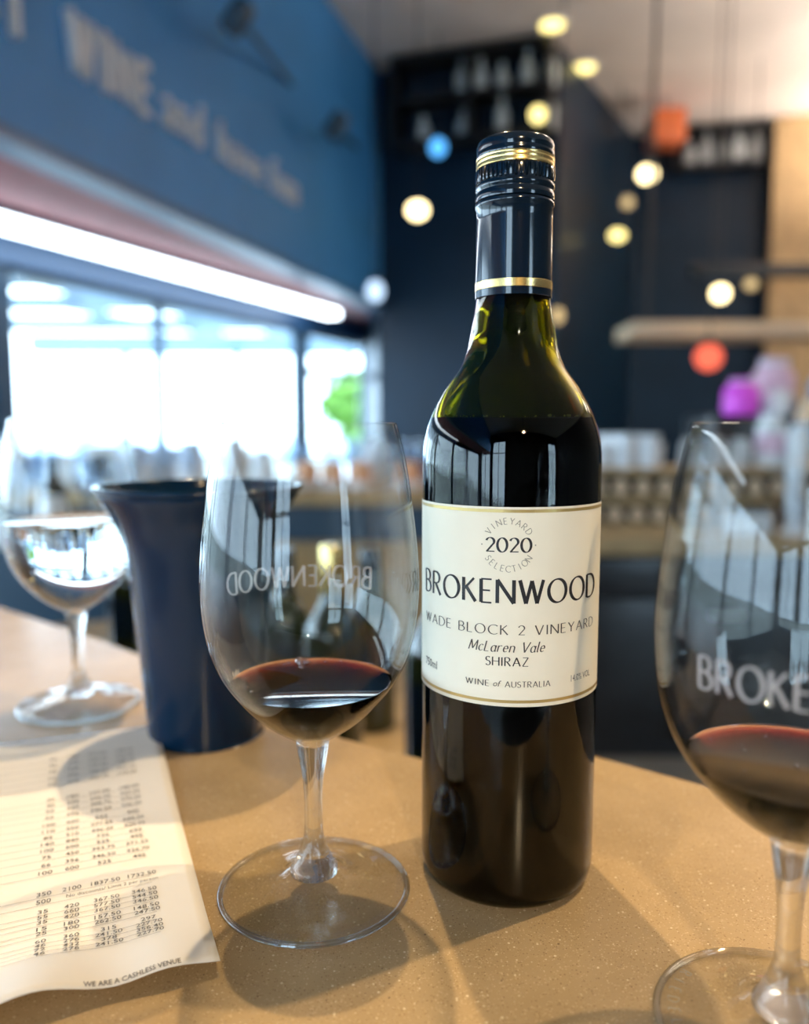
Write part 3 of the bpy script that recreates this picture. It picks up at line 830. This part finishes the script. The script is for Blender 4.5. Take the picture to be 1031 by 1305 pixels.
def rule(y, x0=-PW + .002, x1=-0.018):
    n = 30; Vt = []; Ft = []
    for k in range(n + 1):
        x = x0 + (x1 - x0) * k / n; Vt += [(x, -0.00013), (x, 0.00013)]
        if k: Ft.append((2 * k - 2, 2 * k, 2 * k + 1, 2 * k - 1))
    paper_print('ruled_line', (Vt, Ft, 0), 0, y, 'print_line')
rows = []
for py, v in zip((974, 981, 988, 995, 1002), (30, 45, 38, 66, 35)): rows.append((py, v, 6))
for py, v in zip((1020, 1027, 1034, 1042), (30, 45, 55, 66)): rows.append((py, v, 6))
for py, v in zip((1052, 1060.5, 1069, 1077.5, 1086, 1095, 1105, 1114.5), (100, 110, 85, 140, 100, 75, 66, 100)): rows.append((py, v, 6))
rows += [(1140.5, 350, 6), (1149.5, 500, 0)]
for py, v in zip((1162, 1168.5, 1175), (35, 55, 35)): rows.append((py, v, 12))
for py, v in zip((1184, 1190.5), (15, 25)): rows.append((py, v, 12))
for py, v in zip((1202, 1209, 1216, 1223), (60, 46, 72, 46)): rows.append((py, v, 6))
fmt = lambda v: ('%d' % v) if abs(v - round(v)) < 1e-6 else ('%.2f' % v)
ref = paper_xy(58, 1114.5)
colx = [paper_xy(px, py).x for px, py in ((58, 1114.5), (92, 1107), (133, 1098), (177, 1088))]
prev = None
for py, v, m in rows:
    y = paper_xy(58, py).y
    vals = [fmt(v)] + ([fmt(v * m), fmt(v * m * .875), fmt(v * m * .825)] if m else [])
    sz = 0.0043
    for x, s in zip(colx, vals): paper_print('price', font_text(s, sz if py < 1155 else sz * .86, len(s.replace('.', '')) * 0.00175 + ('.' in s) * .0007 + 0.0003, bold=0.004), x, y)
    if not m: paper_print('note', font_text('No discounts/ Limit 2 per person', 0.0032, 0.036), (colx[1] + colx[3]) / 2 + 0.002, y + .0004)
    rule(y - 0.0024)
    prev = y
w0 = paper_xy(107, 1272); w1 = paper_xy(231, 1241); c = (w0 + w1) / 2
paper_print('notice', font_text('WE ARE A CASHLESS VENUE', 0.0040, (w1 - w0).length, bold=0.012), c.x, c.y)

# ================================================================== OPENED BOTTLES ON THE SERVICE BENCH
def bench_bottle(label, px, y, top_py, mat_cap, ring=True):
    p = at_y(px, 760, y); zt = z_at(top_py, y); h = 0.300
    t = thing('opened_bottle', label, 'bottle', (p.x, y, BEN), 0, 'opened bottles behind the counter')
    k = (zt - BEN) / h
    link('glass_body', lathe([(0, 0), (0.034, 0), (0.0375, 0.004), (0.0375, 0.18 * k), (0.034, 0.196 * k), (0.024, 0.213 * k), (0.0165, 0.228 * k), (0.0148, 0.245 * k), (0.0148, 0.27 * k), (0.0, 0.27 * k)], 40), 'dark_bottle', t)
    link('cap', lathe([(0.0155, 0.236 * k), (0.0158, 0.262 * k), (0.0160, 0.296 * k), (0.0145, 0.30 * k), (0, 0.30 * k)], 32), mat_cap, t)
    a0 = 1.5
    link('label', lathe([(0.0378, 0.09 * k), (0.0378, 0.16 * k)], 40), 'label_paper' if ring else 'cap_navy', t)
    return t
bench_bottle('dark opened bottle with a gold cap seen through the wine glass', 424, 1.00, 694, 'gold_foil', False)
bench_bottle('dark capped bottle beside the gold-capped one', 472, 1.16, 700, 'cap_navy', False)
bench_bottle('dark bottle between the bucket and the gold-capped bottle', 362, 1.13, 700, 'cap_navy', False)
bench_bottle('green bottle half hidden behind the labelled wine bottle', 560, 0.86, 690, 'cap_navy', False)
bench_bottle('dark bottle half hidden behind the navy bucket', 168, 1.35, 655, 'cap_navy', False)

# ================================================================== FAR COUNTER UNDER THE WINDOWS
FCZ = -0.05
fc = thing('serving_counter', 'far serving counter with timber top and dark fascia under the windows', 'counter', (-0.82, 3.3, FLOOR))
link('top', box_mesh(2.15, 0.72, 0.05, 0.006), 'oak', fc, (0, 0, FCZ - FLOOR - 0.05))
link('fascia', box_mesh(2.11, 0.62, 0.14), 'frame_blue', fc, (0, 0.0, FCZ - FLOOR - 0.188))
link('cladding', box_mesh(2.09, 0.58, FCZ - FLOOR - 0.188), 'oak', fc)
def far_glass_mesh(s=1.0):
    o = [(0.0, 0.0), (0.032, 0.0), (0.033, 0.003), (0.006, 0.007), (0.004, 0.02), (0.004, 0.07), (0.016, 0.082), (0.034, 0.105), (0.039, 0.13), (0.036, 0.165), (0.031, 0.19)]
    return lathe([(r * s, z * s) for r, z in o], 24, angle=60)
fg = far_glass_mesh(1.0)
placed = []
def free(x, y, r):
    if any((x - a) ** 2 + (y - b) ** 2 < (r + c) ** 2 for a, b, c in placed): return False
    placed.append((x, y, r)); return True
def far_box(name, label, cat, px, y, w, h, mat, d=0.1, part_mat=None, part='lid'):
    p = at_y(px, 610, y)
    for k in range(5): placed.append((p.x + (k / 4 - .5) * (w - d), y, d * .62 + .005))
    t = thing(name, label, cat, (p.x, y, FCZ))
    link('body', box_mesh(w, d, h, min(w, h, d) * .08), mat, t)
    if part_mat: link(part, box_mesh(w * .55, .012, h * .6, .002), part_mat, t, (0, -d / 2 - 0.003, h * .2))
    return t
far_box('menu_stand', 'white framed stand with a dark card among the far glasses', 'stand', 132, 3.02, 0.13, 0.17, 'white_ceramic', 0.03, 'black_metal', part='card')
far_box('napkin_box', 'low white box at the counter front under the dark post', 'box', 366, 3.00, 0.11, 0.055, 'white_ceramic', 0.06)
far_box('carton', 'grey blue carton behind the framed stand', 'carton', 55, 3.40, 0.16, 0.13, 'sky_blue')
far_box('carton', 'dark grey carton between bucket and glasses on the far counter', 'carton', 205, 3.52, 0.20, 0.15, 'pale_grey')
for px, lb in ((392, 'peach pouch beside the dark window post'), (424, 'peach pouch under the narrow window'), (458, 'peach pouch below the green tree'), (520, 'peach pouch close behind the labelled bottle')):
    p = at_y(px, 610, 3.06); placed.append((p.x, 3.06, .05))
    t = thing('snack_pouch', lb, 'pouch', (p.x, 3.06, FCZ), 0, 'peach pouches on the far counter')
    link('pouch_body', lathe([(0, 0), (0.040, 0), (0.046, 0.02), (0.044, 0.07), (0.036, 0.105), (0.0, 0.108)], 20), 'peach', t)
    link('pouch_band', lathe([(0.0462, 0.006), (0.0474, 0.02), (0.0468, 0.034)], 20), 'white_ceramic', t)
jl = 'white ceramic jug standing among the glasses on the far counter'
for px, y, s in ((20, 3.18, 1.0), (88, 3.14, .8), (172, 3.26, 1.05), (245, 3.22, 1.1), (300, 3.42, 1.15), (335, 3.16, .9), (478, 3.32, 1.1), (515, 3.42, 1.2)):
    p = at_y(px, 610, y)
    if not free(p.x, y, .085 * s): continue
    j = thing('jug', jl, 'jug', (p.x, y, FCZ), rnd.uniform(0, 6), 'white jugs on the far counter')
    link('body', lathe([(0, 0), (0.045 * s, 0), (0.055 * s, 0.04 * s), (0.05 * s, 0.10 * s), (0.036 * s, 0.145 * s), (0.040 * s, 0.165 * s), (0.036 * s, 0.165 * s), (0.032 * s, 0.145 * s), (0.045 * s, 0.1 * s), (0.04 * s, 0.02 * s), (0, 0.01 * s)], 24), 'white_ceramic', j)
    hp = [(0.045 * s, 0, 0.13 * s), (0.075 * s, 0, 0.125 * s), (0.085 * s, 0, 0.09 * s), (0.07 * s, 0, 0.055 * s), (0.05 * s, 0, 0.05 * s)]
    bm = bmesh.new()
    for a, b in zip(hp, hp[1:]):
        bm.from_mesh(tube_between(a, b, 0.007 * s, 8))
    me = bpy.data.meshes.new('handle'); bm.to_mesh(me); bm.free(); link('handle', finish(me), 'white_ceramic', j)
fgl = 'clear wine glass standing in the crowd on the far serving counter'
n = 0
for k in range(900):
    px = rnd.uniform(2, 545); y = rnd.uniform(3.0, 3.6)
    p = at_y(px, 610, y)
    if n < 38 and -1.82 < p.x < 0.22 and free(p.x, y, .043):
        n += 1
        g = link('wine_glass', fg, 'far_glass', None, (p.x, y, FCZ))
        g.scale = (1.0, 1.0, rnd.uniform(.9, 1.1))
        tag(g, fgl, 'glass', 'glasses on the far serving counter')

# low drinks station left of the bucket, nearer than the serving counter
STZ = -0.09
stn = thing('drinks_station', 'dark blue drinks station beyond the glass of water', 'station', (-1.08, 2.25, FLOOR))
link('station_body', box_mesh(0.62, 0.40, STZ - FLOOR - 0.03), 'frame_blue', stn)
link('station_top', box_mesh(0.66, 0.44, 0.03, 0.004), 'pale_grey', stn, (0, 0, STZ - FLOOR - 0.03))
sgl = 'clear wine glass standing on the dark blue drinks station'
for k in range(12):
    x = -1.33 + (k % 6) * 0.098 + 0.03 * (k // 6); yy = 2.14 + 0.17 * (k // 6)
    if k in (2, 9):
        t = thing('stout_bottle', 'short dark bottle among the glasses on the drinks station', 'bottle', (x, yy, STZ), 0, 'short dark bottles on the drinks station')
        link('glass_body', lathe([(0, 0), (0.036, 0), (0.038, 0.005), (0.038, 0.10), (0.02, 0.135), (0.014, 0.15), (0.014, 0.17), (0, 0.17)], 24), 'dark_bottle', t)
        link('cap', lathe([(0.015, 0.16), (0.0155, 0.19), (0, 0.192)], 20), 'cap_navy', t)
    elif k in (4, 7):
        t = thing('milk_jug', 'small white jug among the glasses on the drinks station', 'jug', (x, yy, STZ), 0, 'small white jugs on the drinks station')
        link('body', lathe([(0, 0), (0.032, 0), (0.040, 0.03), (0.036, 0.07), (0.030, 0.095), (0.027, 0.095), (0.032, 0.07), (0.03, 0.01), (0, 0.01)], 24), 'white_ceramic', t)
        link('handle', tube_between((0.034, 0, 0.08), (0.046, 0, 0.03), 0.005), 'white_ceramic', t)
    else:
        t = link('wine_glass', fg, 'far_glass', None, (x, yy, STZ))
        tag(t, sgl, 'glass', 'glasses on the drinks station')

# ================================================================== BACK BAR ON THE RIGHT
BBY = 2.9; BBZ = z_at(690, BBY)
bb = thing('back_bar', 'dark back bar cabinet with oak top behind the counter', 'cabinet', (1.60, BBY + 0.35, FLOOR))
HB = BBZ - FLOOR
link('carcass', box_mesh(2.5, 0.64, HB - 0.05), 'dark_cabinet', bb)
link('top', box_mesh(2.54, 0.72, 0.07, 0.005), 'oak', bb, (0, 0, HB - 0.05))
for k in range(4):
    x = -0.94 + k * 0.625
    d = link('door', box_mesh(0.60, 0.02, HB - 0.30, 0.003), 'dark_cabinet', bb, (x, -0.33, 0.08))
    link('handle', box_mesh(0.13, 0.02, 0.012, 0.003), 'pale_grey', d, (-0.1, -0.02, HB - 0.36))
    dr = link('drawer', box_mesh(0.60, 0.02, 0.13, 0.003), 'dark_cabinet', bb, (x, -0.33, HB - 0.20))
# two-tier bottle rack standing on it, bottles lying with their ends to the front
RY = BBY + 0.12; RZ = BBZ + 0.02
rk = thing('bottle_rack', 'oak two-tier rack of lying bottles on the back bar', 'rack', (1.55, RY + 0.17, RZ))
tiers = (0.0, 0.105, 0.215)
for z in tiers: link('rack_board', box_mesh(2.3, 0.30, 0.022, 0.002), 'oak', rk, (0, 0, z))
for x in (-1.15, 1.15): link('rack_side', box_mesh(0.03, 0.30, 0.24, 0.002), 'oak', rk, (x, 0, 0))
lie_body = lathe([(0, 0), (0.034, 0.0), (0.037, 0.004), (0.037, 0.17), (0.03, 0.19), (0.015, 0.215), (0.0145, 0.285), (0, 0.285)], 20)
lie_body.transform(Matrix.Rotation(-math.pi / 2, 4, 'X'))
lie_cap = lathe([(0.0, -0.004), (0.026, -0.004), (0.030, 0.0), (0.0, 0.0)], 20); lie_cap.transform(Matrix.Rotation(-math.pi / 2, 4, 'X'))
proto = None
for tier in (0, 1):
    for k in range(26):
        x = 0.46 + k * 0.085 + (0.02 if tier else 0)
        if x > 2.62: continue
        if proto is None:
            proto = thing('lying_bottle', 'dark bottle lying in the oak rack with a tan base sticker', 'bottle', (0, 0, 0), 0, 'bottles lying in the back bar rack')
            link('glass_body', lie_body, 'dark_bottle', proto); link('base_sticker', lie_cap, 'tan_card', proto); t = proto
        else: t = copy_tree(proto)
        t.location = (x, RY + 0.035, RZ + tiers[tier] + 0.022 + 0.038)
# pale clutter on top of the rack
RT = RZ + 0.237
def on_rack(px, y=RY + 0.15):
    p = at_y(px, 560, y); return (p.x, y, RT)
tum = lathe([(0, 0), (0.03, 0), (0.036, 0.09), (0.034, 0.09), (0.028, 0.008), (0, 0.008)], 20, angle=60)
tn = 0
for row in range(2):
    for k in range(3):
        q = on_rack(766 + row * 8, RY + 0.09 + 0.11 * row)
        t = link('tumbler', tum, 'far_glass' if (k + row) % 3 else 'white_ceramic', None, (q[0] + k * 0.092, q[1], RT))
        tag(t, 'white tumbler among the clear ones on the oak rack' if not (k + row) % 3 else 'clear tall tumbler in the cluster on top of the oak rack', 'tumbler', 'tumblers on the oak rack')
        t.scale = (1.15, 1.15, 1.0 if not (k + row) % 3 else 1.4)
cup = lathe([(0, 0.085), (0.026, 0.085), (0.038, 0.06), (0.042, 0.0), (0.039, 0.0), (0.034, 0.055), (0, 0.075)], 20)
for k, px in enumerate((880, 912, 944)):
    t = link('upturned_cup', cup, 'pale_grey', None, on_rack(px, RY + 0.16)); t.scale = (1, 1, 1.3)
    tag(t, 'grey cup turned upside down on the oak rack', 'cup', 'upturned cups on the oak rack')
def vase(label, px, h, r, mat, y=RY + 0.17, band=None, cat='canister', name='canister'):
    q = on_rack(px, y)
    t = thing(name, label, cat, q)
    link('body', lathe([(0, 0), (r * .85, 0), (r, h * .08), (r, h * .8), (r * .7, h * .9), (r * .7, h), (0, h)], 24), mat, t)
    if band: link('band', lathe([(r * 1.01, h * .25), (r * 1.02, h * .3), (r * 1.02, h * .6), (r * 1.01, h * .65)], 24), band, t)
    return t
vase('white canister with a pink band beside the magenta one', 982, 0.20, 0.055, 'white_ceramic', band='pink')
vase('tall white jar near the end of the oak rack', 1018, 0.16, 0.045, 'white_ceramic', RY + 0.09)
vase('tan paper bag like canister behind the white jars', 1030, 0.26, 0.05, 'tan_card', RY + 0.26, band='sky_blue')
# white beer-tap like column on the bar top, in front of the rack
q = at_y(1016, 640, BBY + 0.04)
tp = thing('tap_column', 'round-topped pale tap column on the back bar top', 'tap', (q.x, BBY + 0.06, BBZ + 0.02))
link('column', lathe([(0, 0), (0.05, 0), (0.05, 0.012), (0.032, 0.02), (0.032, 0.20), (0.04, 0.23), (0.036, 0.262), (0.018, 0.28), (0, 0.284)], 24), 'white_ceramic', tp)
link('spout', tube_between((0, -0.03, 0.15), (0, -0.10, 0.12), 0.010), 'steel', tp)
for k, px in enumerate((938, 958, 978)):
    q = at_y(px, 640, BBY + 0.03)
    t = thing('jar', 'small white jar with steel lid in front of the oak rack', 'jar', (q.x, BBY + 0.05, BBZ + 0.02), 0, 'jars in front of the oak rack')
    link('body', lathe([(0, 0), (0.026, 0), (0.028, 0.01), (0.028, 0.07), (0.022, 0.08), (0, 0.08)], 20), 'white_ceramic', t)
    link('lid', lathe([(0.024, 0.075), (0.025, 0.095), (0, 0.097)], 20), 'steel', t)

# ================================================================== UPPER SHELVES, DISPLAYS AND LAMPS ON THE BACK WALLS
# oak ledge over the recess with what is displayed under it
y = 4.9
a = at_y(806, 418, y); b = at_y(1180, 418, y)
ls = thing('hanging_ledge', 'long tan ledge hanging above the dark recess', 'ledge', ((a.x + b.x) / 2, y + 0.2, a.z - 0.05))
link('ledge_board', box_mesh(b.x - a.x, 0.42, 0.09, 0.01), 'tan_card', ls)
for x in (-0.7, 0.7): link('hanger_rod', tube_between((x, 0.1, 0.09), (x, 0.1, CEIL - a.z + 0.05), 0.012), 'black_metal', ls)
# timber panel on the recess wall and a dark rail in front of it
p0 = at_y(985, 300, 7.25)
tag(link('wall_panel', wall_mesh((p0.x + 1.6, 6.98), (p0.x, 7.28), 0.4, CEIL - 0.01, -0.08), 'oak'), kind='structure')
a = at_y(880, 345, 6.4); b = at_y(1150, 345, 6.4)
rl = thing('dark_rail', 'dark horizontal rail crossing the tan timber panel', 'rail', ((a.x + b.x) / 2, 6.4, a.z - 0.05))
link('rail_bar', box_mesh(b.x - a.x, 0.08, 0.10, 0.01), 'black_metal', rl)
link('rail_hanger', tube_between((0.45, 0, 0.09), (0.45, 0, CEIL - a.z + 0.05), 0.015), 'black_metal', rl)
# merchandise display under the ledge: globe lights and pouches on a dark stand
y = 3.9
st_p = at_y(990, 530, y)
ds = thing('display_stand', 'dark display stand carrying bright pouches in the recess', 'stand', (st_p.x, y, FLOOR))
dz = st_p.z - FLOOR
link('stand_body', box_mesh(0.75, 0.4, dz, 0.01), 'black_metal', ds)
def display(label, px, py, w, h, mat, cat='pouch', name='gift_pouch', dy=0.0, accent=None):
    q = at_y(px, py, y + dy)
    t = thing(name, label, cat, (q.x, y + dy, st_p.z))
    hh = h
    zc_ = max(0.0, q.z - st_p.z - h / 2)
    link('pouch', lathe([(0, 0), (w * .45, 0), (w * .52, h * .15), (w * .5, h * .7), (w * .3, h * .92), (w * .36, h), (0, h * .97)], 20), mat, t)
    if accent: link('tie', lathe([(w * .33, h * .86), (w * .36, h * .9), (w * .33, h * .94)], 20), accent, t)
    return t
display('bright magenta pouch on the dark display stand', 945, 500, 0.16, 0.17, 'magenta', dy=-0.1, accent='white_ceramic')
display('pale pink tall pouch behind the magenta pouch', 985, 490, 0.20, 0.28, 'pink', dy=0.10, accent='white_ceramic')
display('white pouch next to the magenta pouch', 990, 515, 0.13, 0.13, 'white_ceramic', dy=-0.11, accent='pink')
display('sky blue pouch at the end of the display stand', 1056, 495, 0.18, 0.22, 'sky_blue', dy=-0.02, accent='white_ceramic')

def shelf_unit(label, p_a, p_b, z0, z1, depth=0.26, rows=2):
    """open shelving fixed to a wall between plan points, with boards and uprights"""
    d = (p_b - p_a); L = d.length; ang = math.atan2(d.y, d.x)
    c = (p_a + p_b) / 2
    t = thing('wall_shelf', label, 'shelf', (c.x, c.y, z0), ang)
    for r in range(rows + 1): link('shelf_board', box_mesh(L, depth, 0.03), 'black_metal', t, (0, 0, (z1 - z0 - 0.03) * r / rows))
    for x in (-L / 2 + .015, 0, L / 2 - .015): link('upright', box_mesh(0.03, depth, z1 - z0), 'black_metal', t, (x, 0, 0))
    return t, c, Vector((math.cos(ang), math.sin(ang))), L
n1 = Vector((-(corner1 - Vector(backL)).normalized().y, (corner1 - Vector(backL)).normalized().x)) * -1
if n1.y > 0: n1 = -n1
d1 = (corner1 - Vector(backL)).normalized()
pa = Vector(backL) + d1 * 0.18 + n1 * 0.16; pb = corner1 - d1 * 0.02 + n1 * 0.16
zr0 = 2.20; zr1 = CEIL - 0.03
shelf_unit('black two-row wall shelf of pale bottles under the ceiling', pa, pb, zr0, zr1, 0.26, 2)
pale = lathe([(0, 0), (0.036, 0), (0.039, 0.006), (0.039, 0.14), (0.032, 0.165), (0.016, 0.19), (0.014, 0.235), (0.016, 0.24), (0.016, 0.25), (0, 0.25)], 20)
def plan_hit(px, py, p, d):
    r = ray(px, py); det = d.x * -r.y + d.y * r.x
    s = ((-p.x) * (-r.y) + (-p.y) * r.x) / det
    return p + d * s
for row, zz, pxs in ((1, zr0 + (zr1 - zr0 - .03) / 2 + .03, (588, 612, 640, 672, 702)), (0, zr0 + .03, (590, 640, 701, 540))):
    for k, px in enumerate(pxs):
        q = plan_hit(px, 110 if row else 150, pa, d1)
        t = link('pale_bottle', pale, 'frosted_bottle', None, (q.x, q.y, zz))
        t.scale = (1.15, 1.15, 1.05 if (k + row) % 3 else 0.8)
        tag(t, 'pale frosted bottle on the black %s wall shelf row' % ('upper' if row else 'lower'), 'bottle', 'pale bottles on the %s row' % ('upper' if row else 'lower'))
d3 = (corner3 - corner2).normalized(); n3 = Vector((d3.y, -d3.x))
if n3.y > 0: n3 = -n3
pa3 = corner2 + d3 * 0.35 + n3 * 0.16; pb3 = plan_hit(978, 180, corner2 + n3 * 0.16, d3)
shelf_unit('black wall shelf of pale bottles beside the timber panel', pa3, pb3, 2.46, CEIL - 0.03, 0.26, 1)
for k, px in enumerate((880, 901, 921, 942, 964)):
    q = plan_hit(px, 185, pa3, d3)
    t = link('pale_bottle', pale, 'frosted_bottle', None, (q.x, q.y, 2.49)); t.scale = (1.25, 1.25, 1.2 if k != 0 else .9)
    tag(t, 'pale frosted bottle on the shelf beside the timber panel', 'bottle', 'pale bottles beside the timber panel')
# orange box lantern at the ceiling
q = at_y(848, 165, 6.9)
ol = thing('orange_lantern', 'orange box lantern hanging just below the ceiling', 'lantern', (q.x, 6.9, q.z - 0.13))
link('lantern_box', box_mesh(0.26, 0.26, 0.26, 0.015), 'orange_lacquer', ol)
link('lantern_cord', tube_between((0, 0, 0.25), (0, 0, CEIL - q.z + 0.13), 0.008), 'black_metal', ol)

# round pendant lamps
def pendant(label, px, py, y, r, mat, sz=1.0):
    q = at_y(px, py, y)
    t = thing('pendant_lamp', label, 'lamp', (q.x, q.y, q.z))
    link('globe', sphere_mesh(r, 20, 12, sz), mat, t)
    link('socket', lathe([(0, r * sz * .8), (r * .45, r * sz * .85), (r * .35, r * sz * 1.4), (0, r * sz * 1.45)], 16), 'black_metal', t)
    link('cord', tube_between((0, 0, r * sz * 1.4), (0, 0, CEIL - q.z), 0.004, 6), 'black_metal', t)
    return t
pendant('bright warm globe lamp beside the end of the sign wall', 532, 268, 5.2, 0.062, 'lamp_warm', .82)
pendant('warm globe lamp hanging below the orange lantern', 825, 222, 6.4, 0.070, 'lamp_warm', .82)
pendant('dimmer globe lamp low before the receding dark wall', 787, 300, 6.6, 0.062, 'lamp_yellow', .7)
pendant('yellow globe lamp above the tan ledge', 918, 374, 4.7, 0.048, 'lamp_warm', .95)
pendant('faint globe lamp beside the yellow one by the rail', 957, 362, 6.2, 0.045, 'lamp_dim', .9)
pendant('red globe lamp hanging under the tan ledge', 903, 455, 4.6, 0.074, 'lamp_red', 1.0)
pendant('small blue lamp in front of the wall shelf', 558, 188, 5.8, 0.055, 'lamp_blue', 1.1)
pendant('amber globe lamp in front of the wall shelf', 686, 146, 5.6, 0.050, 'lamp_yellow', 1.0)
pendant('pale blue lamp at the end of the strip light', 478, 371, 5.3, 0.055, 'lamp_pale', 1.2)
pendant('small pale lamp close behind the bottle neck', 711, 402, 5.2, 0.035, 'lamp_dim', 1.4)
pendant('dull amber lamp low beneath the warm globe', 800, 258, 6.8, 0.045, 'lamp_dim', 1.0)
# dark spotlights on arms standing off the sign wall
for px, py, ax, ay, lb in ((303, 22, 372, 108, 'dark spotlight on a long arm above the sign letters'), (428, 160, 455, 188, 'dark spotlight above the far end of the sign')):
    h = plan_hit(px, py, bkA + bn * 0.22, bd); r_ = ray(px, py); hz = EYE + r_.z * h.y / r_.y
    e = plan_hit(ax, ay, bkA, bd); r_ = ray(ax, ay); ez = EYE + r_.z * e.y / r_.y
    t = thing('sign_spotlight', lb, 'light', (h.x, h.y, hz))
    me = lathe([(0, -0.07), (0.05, -0.07), (0.055, -0.05), (0.055, 0.05), (0.04, 0.075), (0, 0.08)], 20); me.transform(Matrix.Rotation(R(35), 4, 'Y'))
    link('spot_head', me, 'frame_blue', t)
    link('arm', tube_between((0, 0, 0), (e.x - h.x, e.y - h.y, ez - hz), 0.014), 'frame_blue', t)
# recessed downlights
for px, py, lb in ((704, 30, 'yellow ceiling downlight in front of the dark wall corner'), (744, 85, 'yellow ceiling downlight beside the receding dark wall face')):
    q = at_z(px, py, CEIL)
    t = thing('downlight', lb, 'light', (q.x, q.y, CEIL))
    link('lens', lathe([(0.0, -0.012), (0.085, -0.012), (0.09, -0.006), (0.09, 0.0)], 24), 'lamp_yellow', t)
    link('bezel', lathe([(0.088, -0.012), (0.105, -0.010), (0.108, 0.0)], 24), 'white_ceramic', t)

# warm fill panels added out of view to brighten the room and ceiling
for k, (x, y, drop, upl) in enumerate(((1.7, 1.9, 0.55, False), (4.5, 6.3, 1.0, True), (3.9, 4.4, 1.0, True))):
    t = thing('added_fill_panel', ['added warm fill panel above the right end of the bar', 'added warm fill panel beside the timber panel', 'added warm fill panel past the oak rack'][k], 'light', (x, y, CEIL - drop))
    link('panel_frame', box_mesh(0.66, 0.66, 0.03, 0.004), 'black_metal', t, (0, 0, 0.0))
    link('fill_diffuser', box_mesh(0.60, 0.60, 0.02, 0.004), 'fill_glow', t, (0, 0, -0.015))
    if upl: link('fill_uplight', box_mesh(0.60, 0.60, 0.012, 0.003), 'fill_up_glow', t, (0, 0, 0.026))
    for sx in (-.25, .25): link('suspension_wire', tube_between((sx, 0, 0.03), (sx, 0, drop), 0.003, 6), 'black_metal', t)

# warm track spotlights over the counter (above and behind the view)
def spot(label, loc, target, power, col=(1.0, 0.74, 0.42), size=R(60), radius=0.02):
    loc = Vector(loc); target = Vector(target)
    t = thing('track_spotlight', label, 'light', loc, 0, 'spotlights above the stone counter')
    d = (target - loc).normalized(); q = d.to_track_quat('-Z', 'Y')
    me = lathe([(0.0, 0.17), (0.035, 0.17), (0.045, 0.15), (0.048, 0.0), (0.044, 0.0), (0.042, 0.10), (0, 0.11)], 24); me.transform(q.to_matrix().to_4x4())
    link('housing', me, 'black_metal', t)
    link('drop_rod', tube_between((0, 0, 0.06), (0, 0, CEIL - loc.z), 0.008), 'black_metal', t)
    l = bpy.data.lights.new('spot_beam', 'SPOT'); l.energy = power; l.color = col; l.spot_size = size; l.spot_blend = 0.6; l.shadow_soft_size = radius
    lo = bpy.data.objects.new('spot_beam', l); COL.objects.link(lo); lo.parent = t
    lo.location = d * 0.02; lo.rotation_euler = q.to_euler()
spot('black spotlight over the far side of the stone counter', (-0.15, 1.15, 2.0), (0.04, 0.34, 0.1), 108)
spot('black spotlight over the right end of the stone counter', (1.0, 0.82, 2.0), (0.0, 0.34, 0.1), 108)
spot('black spotlight over the drinkers in front of the counter', (0.40, -1.90, 1.38), (0.04, 0.34, 0.13), 105, size=R(34))
